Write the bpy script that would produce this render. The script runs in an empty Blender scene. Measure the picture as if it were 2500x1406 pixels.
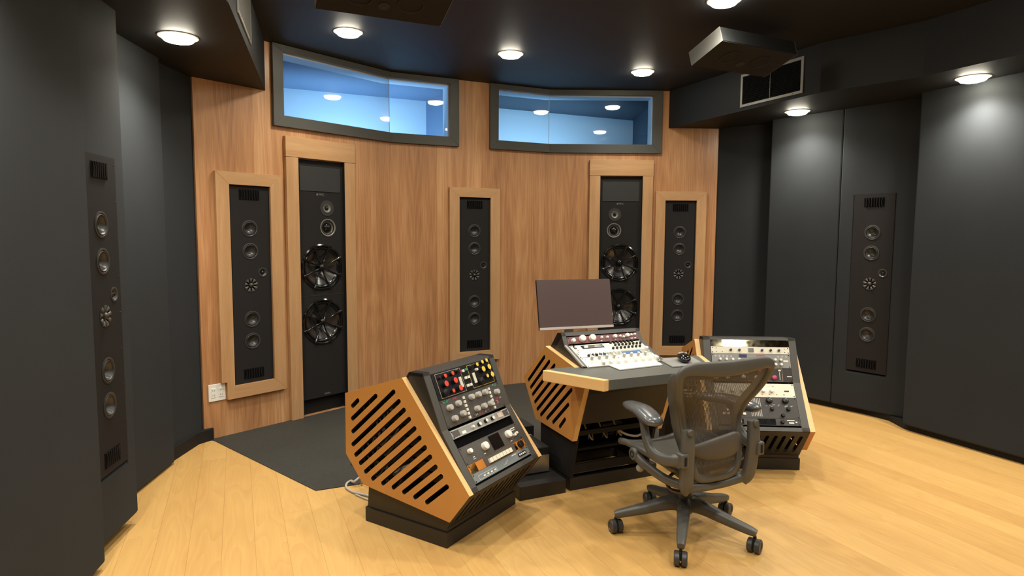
import bpy, math, random
from mathutils import Vector, Matrix
from mathutils.geometry import tessellate_polygon
PI = math.pi
R = math.radians
random.seed(7)
sc = bpy.context.scene
COL = sc.collection

# ------------------------------------------------------------------ materials
def new_mat(name):
    m = bpy.data.materials.new(name); m.use_nodes = True
    nt = m.node_tree
    b = nt.nodes['Principled BSDF']
    return m, nt, b
def srgb(r, g, b):
    f = lambda c: (c/255/12.92) if c/255 <= .04045 else ((c/255+.055)/1.055)**2.4
    return (f(r), f(g), f(b), 1)
def plain(name, col, rough=.5, metal=0, spec=.5, bump=0, bscale=300, coat=0):
    m, nt, b = new_mat(name)
    b.inputs['Base Color'].default_value = col
    b.inputs['Roughness'].default_value = rough
    b.inputs['Metallic'].default_value = metal
    b.inputs['Specular IOR Level'].default_value = spec
    b.inputs['Coat Weight'].default_value = coat
    n = nt.nodes.new('ShaderNodeTexNoise'); n.inputs['Scale'].default_value = bscale if bump else 40
    tc = nt.nodes.new('ShaderNodeTexCoord'); nt.links.new(tc.outputs['Object'], n.inputs['Vector'])
    if bump:
        bp = nt.nodes.new('ShaderNodeBump'); bp.inputs['Strength'].default_value = bump; bp.inputs['Distance'].default_value = .002
        nt.links.new(n.outputs['Fac'], bp.inputs['Height']); nt.links.new(bp.outputs['Normal'], b.inputs['Normal'])
    mr = nt.nodes.new('ShaderNodeMapRange')
    mr.inputs['To Min'].default_value = max(0, rough-.05); mr.inputs['To Max'].default_value = min(1, rough+.05)
    nt.links.new(n.outputs['Fac'], mr.inputs['Value']); nt.links.new(mr.outputs['Result'], b.inputs['Roughness'])
    return m
def emit(name, col, s):
    m, nt, b = new_mat(name)
    b.inputs['Base Color'].default_value = (.9, .9, .9, 1)
    b.inputs['Emission Color'].default_value = col; b.inputs['Emission Strength'].default_value = s
    return m

def wood(name, c_dark, c_mid, c_light, grain='Z', scale=1.0, rough=.4, leaf=0, contrast=1.0, lines=7, coat=0.0, freq=5.0, ringw=.16, along=.3):
    """contour lines of a stretched noise: cathedral grain, in object space"""
    m, nt, b = new_mat(name); N = nt.nodes; L = nt.links
    tc = N.new('ShaderNodeTexCoord'); sp = N.new('ShaderNodeSeparateXYZ'); L.new(tc.outputs['Object'], sp.inputs[0])
    g, c = {'Z': ('Z', 'X'), 'X': ('X', 'Z'), 'Y': ('Y', 'X')}[grain]
    third = 'Y' if grain != 'Y' else 'Z'
    cross = sp.outputs[c]
    def M(op, a, bb=None, cc=None):
        n = N.new('ShaderNodeMath'); n.operation = op
        for i, v in enumerate((a, bb, cc)):
            if v is None: continue
            if isinstance(v, (int, float)): n.inputs[i].default_value = v
            else: L.new(v, n.inputs[i])
        return n.outputs[0]
    seed = M('MULTIPLY', sp.outputs[third], .6)
    tone = None
    if leaf:
        q = M('DIVIDE', cross, leaf)
        pp = M('PINGPONG', q, 1.0)            # book-matched leaves
        cell = M('FLOOR', M('DIVIDE', q, 2.0))
        cross2 = M('MULTIPLY', pp, leaf)
        seed = M('MULTIPLY_ADD', cell, .35, seed)
        cross = cross2
        wn = N.new('ShaderNodeTexWhiteNoise'); wn.noise_dimensions = '1D'; L.new(M('FLOOR', q), wn.inputs['W']); tone = wn.outputs['Value']
    cb = N.new('ShaderNodeCombineXYZ')
    L.new(M('MULTIPLY', cross, freq*scale), cb.inputs[0]); L.new(M('MULTIPLY', sp.outputs[g], along*scale), cb.inputs[1]); L.new(M('MULTIPLY', seed, 6), cb.inputs[2])
    n1 = N.new('ShaderNodeTexNoise'); n1.inputs['Scale'].default_value = 1.0; n1.inputs['Detail'].default_value = 1.5; n1.inputs['Roughness'].default_value = .4
    L.new(cb.outputs[0], n1.inputs['Vector'])
    rings = M('PINGPONG', M('MULTIPLY', n1.outputs['Fac'], lines), 1.0)
    cb2 = N.new('ShaderNodeCombineXYZ')
    L.new(M('MULTIPLY', cross, 160*scale), cb2.inputs[0]); L.new(M('MULTIPLY', sp.outputs[g], 4*scale), cb2.inputs[1]); L.new(seed, cb2.inputs[2])
    n2 = N.new('ShaderNodeTexNoise'); n2.inputs['Scale'].default_value = 1.0; n2.inputs['Detail'].default_value = 3
    L.new(cb2.outputs[0], n2.inputs['Vector'])
    cb3 = N.new('ShaderNodeCombineXYZ')
    L.new(M('MULTIPLY', cross, 9*scale), cb3.inputs[0]); L.new(M('MULTIPLY', sp.outputs[g], .45*scale), cb3.inputs[1]); L.new(seed, cb3.inputs[2])
    n3 = N.new('ShaderNodeTexNoise'); n3.inputs['Scale'].default_value = 1.0; n3.inputs['Detail'].default_value = 2
    L.new(cb3.outputs[0], n3.inputs['Vector'])
    v = M('MULTIPLY_ADD', rings, ringw*contrast, M('MULTIPLY', n2.outputs['Fac'], (.68-ringw)*contrast))
    v = M('MULTIPLY_ADD', n3.outputs['Fac'], .62*contrast, v)
    if tone is not None: v = M('MULTIPLY_ADD', tone, .16*contrast, M('SUBTRACT', v, .08*contrast))
    v = M('ADD', v, .5-.65*contrast)
    cr = N.new('ShaderNodeValToRGB'); L.new(v, cr.inputs[0])
    e = cr.color_ramp.elements; e[0].position = .22; e[0].color = c_dark; e[1].position = .78; e[1].color = c_light
    k = cr.color_ramp.elements.new(.5); k.color = c_mid
    L.new(cr.outputs[0], b.inputs['Base Color'])
    b.inputs['Roughness'].default_value = rough; b.inputs['Coat Weight'].default_value = coat; b.inputs['Coat Roughness'].default_value = .25
    bp = N.new('ShaderNodeBump'); bp.inputs['Strength'].default_value = .06; bp.inputs['Distance'].default_value = .001
    L.new(n2.outputs['Fac'], bp.inputs['Height']); L.new(bp.outputs['Normal'], b.inputs['Normal'])
    return m

def floor_mat(yaw, width, off):
    m, nt, b = new_mat('oak_planks'); N = nt.nodes; L = nt.links
    tc = N.new('ShaderNodeTexCoord'); mp = N.new('ShaderNodeMapping'); mp.inputs['Rotation'].default_value = (0, 0, -yaw)
    L.new(tc.outputs['Object'], mp.inputs['Vector']); sp = N.new('ShaderNodeSeparateXYZ'); L.new(mp.outputs[0], sp.inputs[0])
    def M(op, a, bb=None, cc=None):
        n = N.new('ShaderNodeMath'); n.operation = op
        for i, v in enumerate((a, bb, cc)):
            if v is None: continue
            if isinstance(v, (int, float)): n.inputs[i].default_value = v
            else: L.new(v, n.inputs[i])
        return n.outputs[0]
    X = M('DIVIDE', M('ADD', sp.outputs['X'], off), width)       # across planks
    Yl = sp.outputs['Y']
    row = M('FLOOR', X); fx = M('FRACT', X)
    w1 = N.new('ShaderNodeTexWhiteNoise'); w1.noise_dimensions = '1D'; L.new(row, w1.inputs['W'])
    Yq = M('DIVIDE', M('MULTIPLY_ADD', w1.outputs['Value'], 5.0, Yl), 2.6)
    cell = M('FLOOR', Yq); fy = M('FRACT', Yq)
    w2 = N.new('ShaderNodeTexWhiteNoise'); w2.noise_dimensions = '2D'
    cb0 = N.new('ShaderNodeCombineXYZ'); L.new(row, cb0.inputs[0]); L.new(cell, cb0.inputs[1]); L.new(cb0.outputs[0], w2.inputs['Vector'])
    cb = N.new('ShaderNodeCombineXYZ'); L.new(M('MULTIPLY', sp.outputs['X'], 7.0), cb.inputs[0]); L.new(M('MULTIPLY', Yl, 1.1), cb.inputs[1]); L.new(M('MULTIPLY', w2.outputs['Value'], 40), cb.inputs[2])
    n1 = N.new('ShaderNodeTexNoise'); n1.inputs['Scale'].default_value = 1; n1.inputs['Detail'].default_value = 1.5; L.new(cb.outputs[0], n1.inputs['Vector'])
    rings = M('FRACT', M('MULTIPLY', n1.outputs['Fac'], 11))
    cb2 = N.new('ShaderNodeCombineXYZ'); L.new(M('MULTIPLY', sp.outputs['X'], 120), cb2.inputs[0]); L.new(M('MULTIPLY', Yl, 5), cb2.inputs[1]); L.new(M('MULTIPLY', w2.outputs['Value'], 9), cb2.inputs[2])
    n2 = N.new('ShaderNodeTexNoise'); n2.inputs['Scale'].default_value = 1; n2.inputs['Detail'].default_value = 2; L.new(cb2.outputs[0], n2.inputs['Vector'])
    v = M('MULTIPLY_ADD', rings, .12, M('MULTIPLY', n2.outputs['Fac'], .2))
    v = M('MULTIPLY_ADD', n1.outputs['Fac'], .3, v)
    v = M('MULTIPLY_ADD', w2.outputs['Value'], .20, v)
    cr = N.new('ShaderNodeValToRGB'); L.new(v, cr.inputs[0]); e = cr.color_ramp.elements
    e[0].position = .15; e[0].color = srgb(182, 138, 78); e[1].position = .8; e[1].color = srgb(211, 172, 106)
    # seams
    ex = M('MINIMUM', fx, M('SUBTRACT', 1, fx)); ey = M('MINIMUM', fy, M('SUBTRACT', 1, fy))
    sx = M('LESS_THAN', ex, .007); sy = M('LESS_THAN', ey, .0004)
    seam = M('MAXIMUM', sx, sy)
    mx = N.new('ShaderNodeMix'); mx.data_type = 'RGBA'; L.new(M('MULTIPLY', seam, .42), mx.inputs[0]); L.new(cr.outputs[0], mx.inputs[6]); mx.inputs[7].default_value = srgb(120, 80, 42)
    L.new(mx.outputs[2], b.inputs['Base Color'])
    b.inputs['Roughness'].default_value = .42; b.inputs['Specular IOR Level'].default_value = .35
    bp = N.new('ShaderNodeBump'); bp.inputs['Strength'].default_value = .25; bp.inputs['Distance'].default_value = .0015; bp.invert = True
    L.new(seam, bp.inputs['Height']); L.new(bp.outputs['Normal'], b.inputs['Normal'])
    return m

def fabric(name, col, scale=700, rough=.85, bump=.25):
    m, nt, b = new_mat(name); N = nt.nodes; L = nt.links
    tc = N.new('ShaderNodeTexCoord')
    n = N.new('ShaderNodeTexNoise'); n.inputs['Scale'].default_value = scale; n.inputs['Detail'].default_value = 2
    L.new(tc.outputs['Object'], n.inputs['Vector'])
    n2 = N.new('ShaderNodeTexNoise'); n2.inputs['Scale'].default_value = 3; n2.inputs['Detail'].default_value = 3; L.new(tc.outputs['Object'], n2.inputs['Vector'])
    ad = N.new('ShaderNodeMath'); ad.operation = 'MULTIPLY_ADD'; ad.inputs[1].default_value = .5; L.new(n2.outputs['Fac'], ad.inputs[0]); L.new(n.outputs['Fac'], ad.inputs[2])
    mr = N.new('ShaderNodeMapRange'); mr.inputs['From Min'].default_value = .45; mr.inputs['From Max'].default_value = 1.05; mr.inputs['To Min'].default_value = .85; mr.inputs['To Max'].default_value = 1.15; L.new(ad.outputs[0], mr.inputs['Value'])
    mx = N.new('ShaderNodeVectorMath'); mx.operation = 'SCALE'; mx.inputs[0].default_value = col[:3]; L.new(mr.outputs['Result'], mx.inputs['Scale'])
    L.new(mx.outputs[0], b.inputs['Base Color'])
    b.inputs['Roughness'].default_value = rough; b.inputs['Specular IOR Level'].default_value = .18
    b.inputs['Sheen Weight'].default_value = .02; b.inputs['Sheen Roughness'].default_value = .5
    bp = N.new('ShaderNodeBump'); bp.inputs['Strength'].default_value = bump; bp.inputs['Distance'].default_value = .001
    L.new(n.outputs['Fac'], bp.inputs['Height']); L.new(bp.outputs['Normal'], b.inputs['Normal'])
    return m

M_wall = wood('walnut_veneer', srgb(144, 98, 63), srgb(183, 132, 88), srgb(212, 164, 116), 'Z', 1.0, .36, leaf=.21, lines=34, coat=.15, contrast=.85, ringw=.13)
M_trim = wood('light_walnut_vertical', srgb(166, 122, 80), srgb(186, 144, 100), srgb(204, 163, 118), 'Z', 1.6, .42, contrast=.8, lines=12, ringw=.10)
M_trimh = wood('light_walnut_horizontal', srgb(166, 122, 80), srgb(188, 146, 101), srgb(206, 165, 120), 'X', 1.6, .42, contrast=.8, lines=12, ringw=.10)
M_side = wood('cherry_side_panel', srgb(172, 116, 54), srgb(190, 133, 66), srgb(203, 147, 80), 'Z', 1.0, .4, contrast=.45, lines=4, coat=.2)
M_edge = wood('pale_wood_edge', srgb(222, 176, 114), srgb(234, 192, 130), srgb(242, 204, 146), 'X', 1.0, .4, contrast=.5, lines=4)  # edge wood, colour paled further for light from above
M_floor = floor_mat(R(23.5), .141, .10)
M_fab = fabric('charcoal_wall_fabric', srgb(42, 45, 47))
M_soff = plain('soffit_paint', srgb(31, 33, 35), .6, spec=.3, bump=.1)
M_endlit = plain('cabinet_end_lit', srgb(92, 92, 88), .6)  # cabinet ends: lamp light painted in as a lighter grey
M_petal = plain('petal_grey', srgb(84, 83, 80), .4)
M_dish = plain('driver_dish', srgb(118, 116, 110), .4)
M_lumbar = plain('lumbar_rubber', srgb(80, 74, 67), .5)
M_baffled = plain('ceiling_speaker_baffle', srgb(26, 22, 20), .6)
M_ceil = plain('dark_ceiling_paint', srgb(33, 35, 39), .6, spec=.35, bump=.1)
M_mat = fabric('dark_mat', srgb(55, 54, 49), 60, .75, .15)
M_black = plain('black_lacquer', srgb(34, 32, 30), .45)
M_blackm = plain('black_matte', srgb(26, 25, 24), .7, spec=.3)
M_void = plain('void_black', srgb(8, 8, 8), .9, spec=.1)
M_baffle = plain('speaker_baffle', srgb(38, 36, 35), .8, spec=.15, bump=.15, bscale=900)
M_grille = plain('speaker_grille', srgb(40, 41, 40), .7)
M_cone = plain('speaker_cone', srgb(58, 58, 56), .34)
M_rubber = plain('rubber_surround', srgb(30, 30, 30), .5)
M_ring = plain('driver_ring', srgb(52, 51, 50), .4)
M_gloss = plain('gloss_black', srgb(18, 18, 18), .14, spec=.6)
M_silver = plain('silver_metal', srgb(176, 176, 172), .3, metal=.9)
M_greyp = plain('frame_grey', srgb(74, 73, 68), .5)
M_desk = plain('desktop_laminate', srgb(92, 93, 88), .38, bump=.05, bscale=900)
M_rackf = plain('rack_frame_grey', srgb(78, 76, 72), .45)
M_rail = plain('light_rail', srgb(150, 148, 142), .4)
M_chair = plain('chair_graphite', srgb(82, 81, 76), .42)
M_pad = plain('armrest_pad', srgb(84, 86, 87), .25, coat=.3)
M_wheel = plain('caster_wheel', srgb(58, 57, 54), .4)
M_white = plain('white_plastic', srgb(236, 234, 226), .4)
M_cream = plain('cream_panel', srgb(226, 222, 202), .45)
M_knobw = plain('knob_white', srgb(230, 228, 216), .4)
M_knobg = plain('knob_grey', srgb(184, 182, 176), .4)
M_knobk = plain('knob_black', srgb(24, 23, 24), .3)
M_red = plain('knob_red', srgb(226, 74, 60), .4)
M_yel = plain('knob_yellow', srgb(232, 206, 84), .4)
M_pink = plain('knob_pink', srgb(190, 74, 104), .4)
M_navy = plain('knob_navy', srgb(42, 38, 84), .4)
M_ppanel = plain('panel_plum', srgb(122, 72, 74), .45)
M_dpanel = plain('panel_dark', srgb(52, 47, 43), .45)
M_gpanel = plain('panel_grey', srgb(78, 74, 70), .45)
M_bgpanel = plain('panel_bluegrey', srgb(118, 126, 128), .45)
M_lgpanel = plain('panel_light_grey', srgb(142, 142, 138), .45)
M_orange = plain('panel_orange', srgb(186, 116, 40), .35)
M_blue = plain('panel_blue', srgb(70, 108, 160), .4)
M_spanel = plain('panel_silver', srgb(190, 190, 182), .35, metal=.3)
M_gold = plain('gold_mirror', (.62, .56, .40, 1), .06, metal=1.0)
M_green = plain('led_green', srgb(64, 150, 110), .4)
M_line = plain('printed_line', srgb(206, 184, 160), .5)
M_cable = plain('cable_white', srgb(176, 172, 164), .5)
M_cablek = plain('cable_black', srgb(30, 30, 32), .5)
M_cableb = plain('cable_blue', srgb(40, 60, 120), .5)
M_screen = plain('monitor_screen_glass', srgb(92, 74, 72), .38, spec=.6, coat=.2)
M_chin = plain('monitor_chin', srgb(214, 202, 194), .4, metal=.2)
M_lcd = plain('lcd_display', srgb(96, 98, 96), .25)
M_vent = plain('vent_aluminium', srgb(150, 150, 146), .45, metal=.3)
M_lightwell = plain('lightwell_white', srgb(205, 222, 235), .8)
M_lightshade = plain('lightwell_shaded', srgb(118, 138, 165), .8)  # well ceiling and sides: shade put into the pale well colour
M_lightdeep = plain('lightwell_deep_shade', srgb(62, 78, 92), .6)  # right well gets less light: deeper shade put into the colour
M_lamp = emit('lamp_diffuser', (1, .92, .74, 1), 70)
M_carbon = plain('woven_cone', srgb(46, 43, 41), .2, spec=.9)

def glass_mat():
    m = bpy.data.materials.new('window_glass'); m.use_nodes = True; nt = m.node_tree; N = nt.nodes; L = nt.links
    for n in list(N): N.remove(n)
    out = N.new('ShaderNodeOutputMaterial'); tr = N.new('ShaderNodeBsdfTransparent'); tr.inputs[0].default_value = (.90, .96, .98, 1)
    gl = N.new('ShaderNodeBsdfGlossy'); gl.inputs['Roughness'].default_value = .02
    fr = N.new('ShaderNodeFresnel'); fr.inputs['IOR'].default_value = 1.5
    mu = N.new('ShaderNodeMath'); mu.operation = 'MULTIPLY'; mu.inputs[1].default_value = 1.6; L.new(fr.outputs[0], mu.inputs[0])
    mx = N.new('ShaderNodeMixShader'); L.new(mu.outputs[0], mx.inputs[0]); L.new(tr.outputs[0], mx.inputs[1]); L.new(gl.outputs[0], mx.inputs[2]); L.new(mx.outputs[0], out.inputs[0])
    return m
M_glass = glass_mat()
def mesh_fabric_mat():
    m = bpy.data.materials.new('woven_chair_mesh'); m.use_nodes = True; nt = m.node_tree; N = nt.nodes; L = nt.links
    b = N['Principled BSDF']; b.inputs['Base Color'].default_value = srgb(72, 67, 61); b.inputs['Roughness'].default_value = .55
    out = N['Material Output']; tr = N.new('ShaderNodeBsdfTransparent')
    tc = N.new('ShaderNodeTexCoord'); sp = N.new('ShaderNodeSeparateXYZ'); L.new(tc.outputs['Object'], sp.inputs[0])
    def M(op, a, bb=None):
        n = N.new('ShaderNodeMath'); n.operation = op
        for i, v in enumerate((a, bb)):
            if v is None: continue
            if isinstance(v, (int, float)): n.inputs[i].default_value = v
            else: L.new(v, n.inputs[i])
        return n.outputs[0]
    # slanted slits: period 6 mm across, 16 mm along
    xs = M('FRACT', M('MULTIPLY', M('ADD', sp.outputs['X'], M('MULTIPLY', sp.outputs['Z'], .12)), 165))
    zs = M('FRACT', M('MULTIPLY', sp.outputs['Z'], 420))
    hole = M('MULTIPLY', M('LESS_THAN', xs, .24), M('LESS_THAN', zs, .60))
    mx = N.new('ShaderNodeMixShader'); L.new(hole, mx.inputs[0]); L.new(b.outputs[0], mx.inputs[1]); L.new(tr.outputs[0], mx.inputs[2]); L.new(mx.outputs[0], out.inputs[0])
    return m
M_mesh = mesh_fabric_mat()
M_seat = fabric('seat_weave', srgb(74, 72, 66), 500, .6, .4)

# ------------------------------------------------------------------ mesh helpers
class MB:
    def __init__(s): s.v = []; s.f = []; s.mi = []; s.cur = 0
    def add(s, vs, fs):
        o = len(s.v); s.v += [tuple(v) for v in vs]; s.f += [tuple(i+o for i in f) for f in fs]; s.mi += [s.cur]*len(fs); return s
    def box(s, x0, x1, y0, y1, z0, z1):
        x0, x1 = sorted((x0, x1)); y0, y1 = sorted((y0, y1)); z0, z1 = sorted((z0, z1))
        v = [(x0,y0,z0),(x1,y0,z0),(x1,y1,z0),(x0,y1,z0),(x0,y0,z1),(x1,y0,z1),(x1,y1,z1),(x0,y1,z1)]
        return s.add(v, [(0,3,2,1),(4,5,6,7),(0,1,5,4),(1,2,6,5),(2,3,7,6),(3,0,4,7)])
    def prism(s, loops, fn, t0, t1):
        """loops: [outer, hole, ...] of 2D points; fn(a,b,t)->xyz; extruded from t0 to t1"""
        flat = [p for l in loops for p in l]
        tris = tessellate_polygon([[Vector((p[0], p[1], 0)) for p in l] for l in loops])
        n = len(flat); vs = [fn(p[0], p[1], t0) for p in flat]+[fn(p[0], p[1], t1) for p in flat]; fs = []
        for t in tris:
            fs.append(tuple(t)); fs.append(tuple(i+n for i in reversed(t)))
        o = 0
        for l in loops:
            k = len(l)
            for i in range(k):
                a = o+i; b = o+(i+1) % k; fs.append((a, b, b+n, a+n))
            o += k
        return s.add(vs, fs)
    def lathe(s, prof, seg=32, c=(0, 0, 0), axis='Y', sgn=-1, ang0=0, sx=1.0, caps=False):
        """prof: (r, h); h measured along -Y (toward the room) by default"""
        vs = []; fs = []
        def P(r, h, a):
            x, z = r*math.cos(a)*sx, r*math.sin(a)
            if axis == 'Y': return (c[0]+x, c[1]+sgn*h, c[2]+z)
            if axis == 'Z': return (c[0]+x, c[1]+z, c[2]+h)
            return (c[0]+h, c[1]+x, c[2]+z)
        m = len(prof)
        for i in range(seg):
            a = ang0+2*PI*i/seg
            for r, h in prof: vs.append(P(r, h, a))
        for i in range(seg):
            j = (i+1) % seg
            for k in range(m-1):
                fs.append((i*m+k, j*m+k, j*m+k+1, i*m+k+1))
        if caps and prof[0][0] > 1e-6: fs.append(tuple(i*m for i in range(seg)))
        if caps and prof[-1][0] > 1e-6: fs.append(tuple(i*m+m-1 for i in reversed(range(seg))))
        return s.add(vs, fs)
    def cyl(s, r, p0, p1, seg=16, r2=None):
        p0 = Vector(p0); p1 = Vector(p1); d = (p1-p0).normalized(); r2 = r if r2 is None else r2
        a = d.orthogonal().normalized(); b = d.cross(a); vs = []; fs = []
        for i in range(seg):
            t = 2*PI*i/seg; o = a*math.cos(t)+b*math.sin(t)
            vs += [p0+o*r, p1+o*r2]
        for i in range(seg):
            j = (i+1) % seg; fs.append((2*i, 2*j, 2*j+1, 2*i+1))
        fs.append(tuple(2*i for i in reversed(range(seg)))); fs.append(tuple(2*i+1 for i in range(seg)))
        return s.add(vs, fs)
    def sweep(s, pts, secs, up=(0, 0, 1), seg=14, closed=False, power=2.0, sub=5):
        """smooth tube; secs: (a,b) half axes; a along side, b along up"""
        P = [Vector(p) for p in pts]; S = [Vector((x[0], x[1], 0)) if isinstance(x, (tuple, list)) else Vector((x, x, 0)) for x in secs]
        n = len(P); Q = []; T = []
        rng = n if closed else n-1
        def g(A, i): return A[i % n] if closed else A[max(0, min(n-1, i))]
        for i in range(rng):
            for k in range(sub):
                t = k/sub
                for A, o in ((P, Q), (S, T)):
                    p0, p1, p2, p3 = g(A, i-1), g(A, i), g(A, i+1), g(A, i+2)
                    o.append(.5*((2*p1)+(-p0+p2)*t+(2*p0-5*p1+4*p2-p3)*t*t+(-p0+3*p1-3*p2+p3)*t**3))
        if not closed: Q.append(P[-1].copy()); T.append(S[-1].copy())
        m = len(Q); vs = []; fs = []; up = Vector(up)
        for i in range(m):
            a = Q[(i+1) % m] if (closed or i < m-1) else Q[i]
            b = Q[(i-1) % m] if (closed or i > 0) else Q[i]
            d = (a-b).normalized(); side = d.cross(up)
            if side.length < 1e-4: side = d.orthogonal()
            side.normalize(); u2 = side.cross(d).normalized()
            for k in range(seg):
                t = 2*PI*k/seg; c_, s_ = math.cos(t), math.sin(t)
                e = 2.0/power
                cx = math.copysign(abs(c_)**e, c_); sy = math.copysign(abs(s_)**e, s_)
                vs.append(Q[i]+side*cx*T[i].x+u2*sy*T[i].y)
        for i in range(m if closed else m-1):
            j = (i+1) % m
            for k in range(seg):
                l = (k+1) % seg; fs.append((i*seg+k, i*seg+l, j*seg+l, j*seg+k))
        if not closed:
            fs.append(tuple(reversed(range(seg)))); fs.append(tuple((m-1)*seg+k for k in range(seg)))
        return s.add(vs, fs)
    def make(s, name, mats, smooth=0, bevel=0, bseg=2):
        me = bpy.data.meshes.new(name); me.from_pydata(s.v, [], s.f)
        for mt in (mats if isinstance(mats, (list, tuple)) else [mats]): me.materials.append(mt)
        for p, i in zip(me.polygons, s.mi): p.material_index = i
        me.validate(); me.update()
        import bmesh
        bm = bmesh.new(); bm.from_mesh(me); bmesh.ops.recalc_face_normals(bm, faces=bm.faces); bm.to_mesh(me); bm.free()
        if smooth:
            me.polygons.foreach_set('use_smooth', [True]*len(me.polygons)); me.set_sharp_from_angle(angle=R(smooth))
        return me
def obj(name, mb, mats, parent=None, smooth=0, bevel=0, loc=None, rot=None, label=None, flip=False):
    me = mb if isinstance(mb, bpy.types.Mesh) else mb.make(name, mats, smooth)
    o = bpy.data.objects.new(name, me); COL.objects.link(o)
    if parent is not None: o.parent = parent
    if loc is not None: o.location = loc
    if rot is not None: o.rotation_euler = rot
    if bevel:
        b = o.modifiers.new('bevel', 'BEVEL'); b.width = bevel; b.segments = 2; b.limit_method = 'ANGLE'; b.angle_limit = R(40)
    if label: o['label'] = label
    return o
def thing(name, label, cat, loc=(0, 0, 0), rotz=0, group=None, rot=None):
    o = bpy.data.objects.new(name, None); COL.objects.link(o); o.empty_display_size = .1
    o.location = loc; o.rotation_euler = rot if rot is not None else (0, 0, rotz)
    o['label'] = label; o['category'] = cat
    if group: o['group'] = group
    return o
def tag(o, label, cat, group=None):
    o['label'] = label; o['category'] = cat
    if group: o['group'] = group
    return o
def struct(o): o['kind'] = 'structure'; return o
def copy_tree(o, parent=None):
    c = o.copy(); COL.objects.link(c)
    if parent is not None: c.parent = parent
    for ch in list(o.children): copy_tree(ch, c)
    return c
def circle(cx, cy, r, n=32): return [(cx+r*math.cos(2*PI*i/n), cy+r*math.sin(2*PI*i/n)) for i in range(n)]
def slot(x0, y0, x1, y1, r, n=6):
    a = math.atan2(y1-y0, x1-x0); pts = []
    for i in range(n+1): t = a-PI/2+PI*i/n; pts.append((x1+r*math.cos(t), y1+r*math.sin(t)))
    for i in range(n+1): t = a+PI/2+PI*i/n; pts.append((x0+r*math.cos(t), y0+r*math.sin(t)))
    return pts
def rect(x0, x1, y0, y1): return [(x0, y0), (x1, y0), (x1, y1), (x0, y1)]
XZ = lambda a, b, t: (a, t, b)       # plan (x,z), extruded along y
XY = lambda a, b, t: (a, b, t)       # plan (x,y), extruded along z
DZ = lambda a, b, t: (t, -a, b)      # profile (depth d toward the viewer, z), extruded along x

# ------------------------------------------------------------------ room shell
A = Vector((-2.136, 4.309)); K1 = Vector((-1.062, 5.57)); K2 = Vector((.35, 6.20)); B = Vector((1.993, 6.228))
def frame_of(P, Q): d = Q-P; return (P.x, P.y), math.atan2(d.y, d.x), d.length
FL, FC, FR = frame_of(A, K1), frame_of(K1, K2), frame_of(K2, B)
CEIL = 2.83; SOF = 2.48
def at(F, s, off=0):   # plan point on facet, off = distance toward the room
    (x, y), a, _ = F; return (x+s*math.cos(a)+off*math.sin(a), y+s*math.sin(a)-off*math.cos(a))
WT = .16
def facet(F, holes, nl=None, nr=None):
    (x, y), a, ln = F
    out = [(0, 0), (ln, 0)]
    if nr: out += [(ln, WZ0), (nr, WZ0), (nr, WZ1), (ln, WZ1)]
    out += [(ln, CEIL), (0, CEIL)]
    if nl: out += [(0, WZ1), (nl, WZ1), (nl, WZ0), (0, WZ0)]
    mb = MB(); mb.prism([out]+holes, XZ, 0, WT)
    return struct(obj('wall_front', mb, M_wall, loc=(x, y, 0), rot=(0, 0, a)))
SPK = (.305, .358, 1.786)     # surround speaker: width, bottom, top
def sp_hole(c, w=.30, z0=.36, z1=1.784): return rect(c-w/2, c+w/2, z0, z1)
LS, CS, RS_ = .365, .776, 1.287      # surround speaker centres on the facets
LM, RM = .955, .702                  # main speaker centres
WZ0, WZ1 = 2.318, 2.78
e = .002
facet(FL, [sp_hole(LS), rect(LM-.205, LM+.205, .003, 2.015)], nr=.645)
facet(FC, [sp_hole(CS)], nl=.535, nr=1.006)
facet(FR, [sp_hole(RS_), rect(RM-.205, RM+.205, .003, 2.015)], nl=.994)

fl = struct(obj('floor', MB().box(-4.5, 6.5, -4, 9.5, -.05, 0), M_floor))
cl = MB(); cl.prism([[(-4.2, -3.6), (6.2, -3.6), (6.2, 5.0), (2.3, 6.35), (B.x, B.y+.12), (K2.x, K2.y+.12), (K1.x-.06, K1.y+.12), (A.x-.1, A.y+.1), (-4.2, 4.0)]], XY, CEIL, CEIL+.06)
struct(obj('ceiling', cl, M_ceil))
def wallbox(name, pts, z0, z1, mat=M_fab, bevel=.004):
    mb = MB(); mb.prism([pts], XY, z0, z1); return struct(obj(name, mb, mat, bevel=bevel))
# outer shell
wallbox('wall_back', [(-4.2, -3.6), (6.2, -3.6), (6.2, -3.4), (-4.2, -3.4)], 0, CEIL)
wallbox('wall_left', [(-4.2, -3.4), (-4.0, -3.4), (-4.0, 9), (-4.2, 9)], 0, CEIL)
wallbox('wall_right', [(6.0, -3.4), (6.2, -3.4), (6.2, 9), (6.0, 9)], 0, CEIL)

# left fabric wall, stepped
def panel_dir(x, y, yaw, length, thick, name, z0=.03, z1=SOF+.01, holes=None, rnd=.012):
    """front face starts at x,y and runs along yaw; thickness behind it"""
    mb = MB()
    if holes:
        mb.prism([rect(0, length, z0, z1)]+holes, XZ, 0, thick)
    else: mb.box(0, length, 0, thick, z0, z1)
    return struct(obj(name, mb, M_fab, loc=(x, y, 0), rot=(0, 0, R(yaw)), bevel=rnd))
LSx, LSy, LSa = -1.8365, 2.822, 98.54
def lpt(s, off=0): a = R(LSa); return (LSx+s*math.cos(a)+off*math.sin(a), LSy+s*math.sin(a)-off*math.cos(a))
p2 = lpt(-.40, .010); panel_dir(*p2, LSa, .40+.236, .22, 'wall_left', z0=.055, holes=[rect(.40-.15, .40+.15, .345, 1.772)])
panel_dir(-2.062, 3.32, 95, .555, .2, 'wall_left', z0=.012)                       # P3
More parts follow.
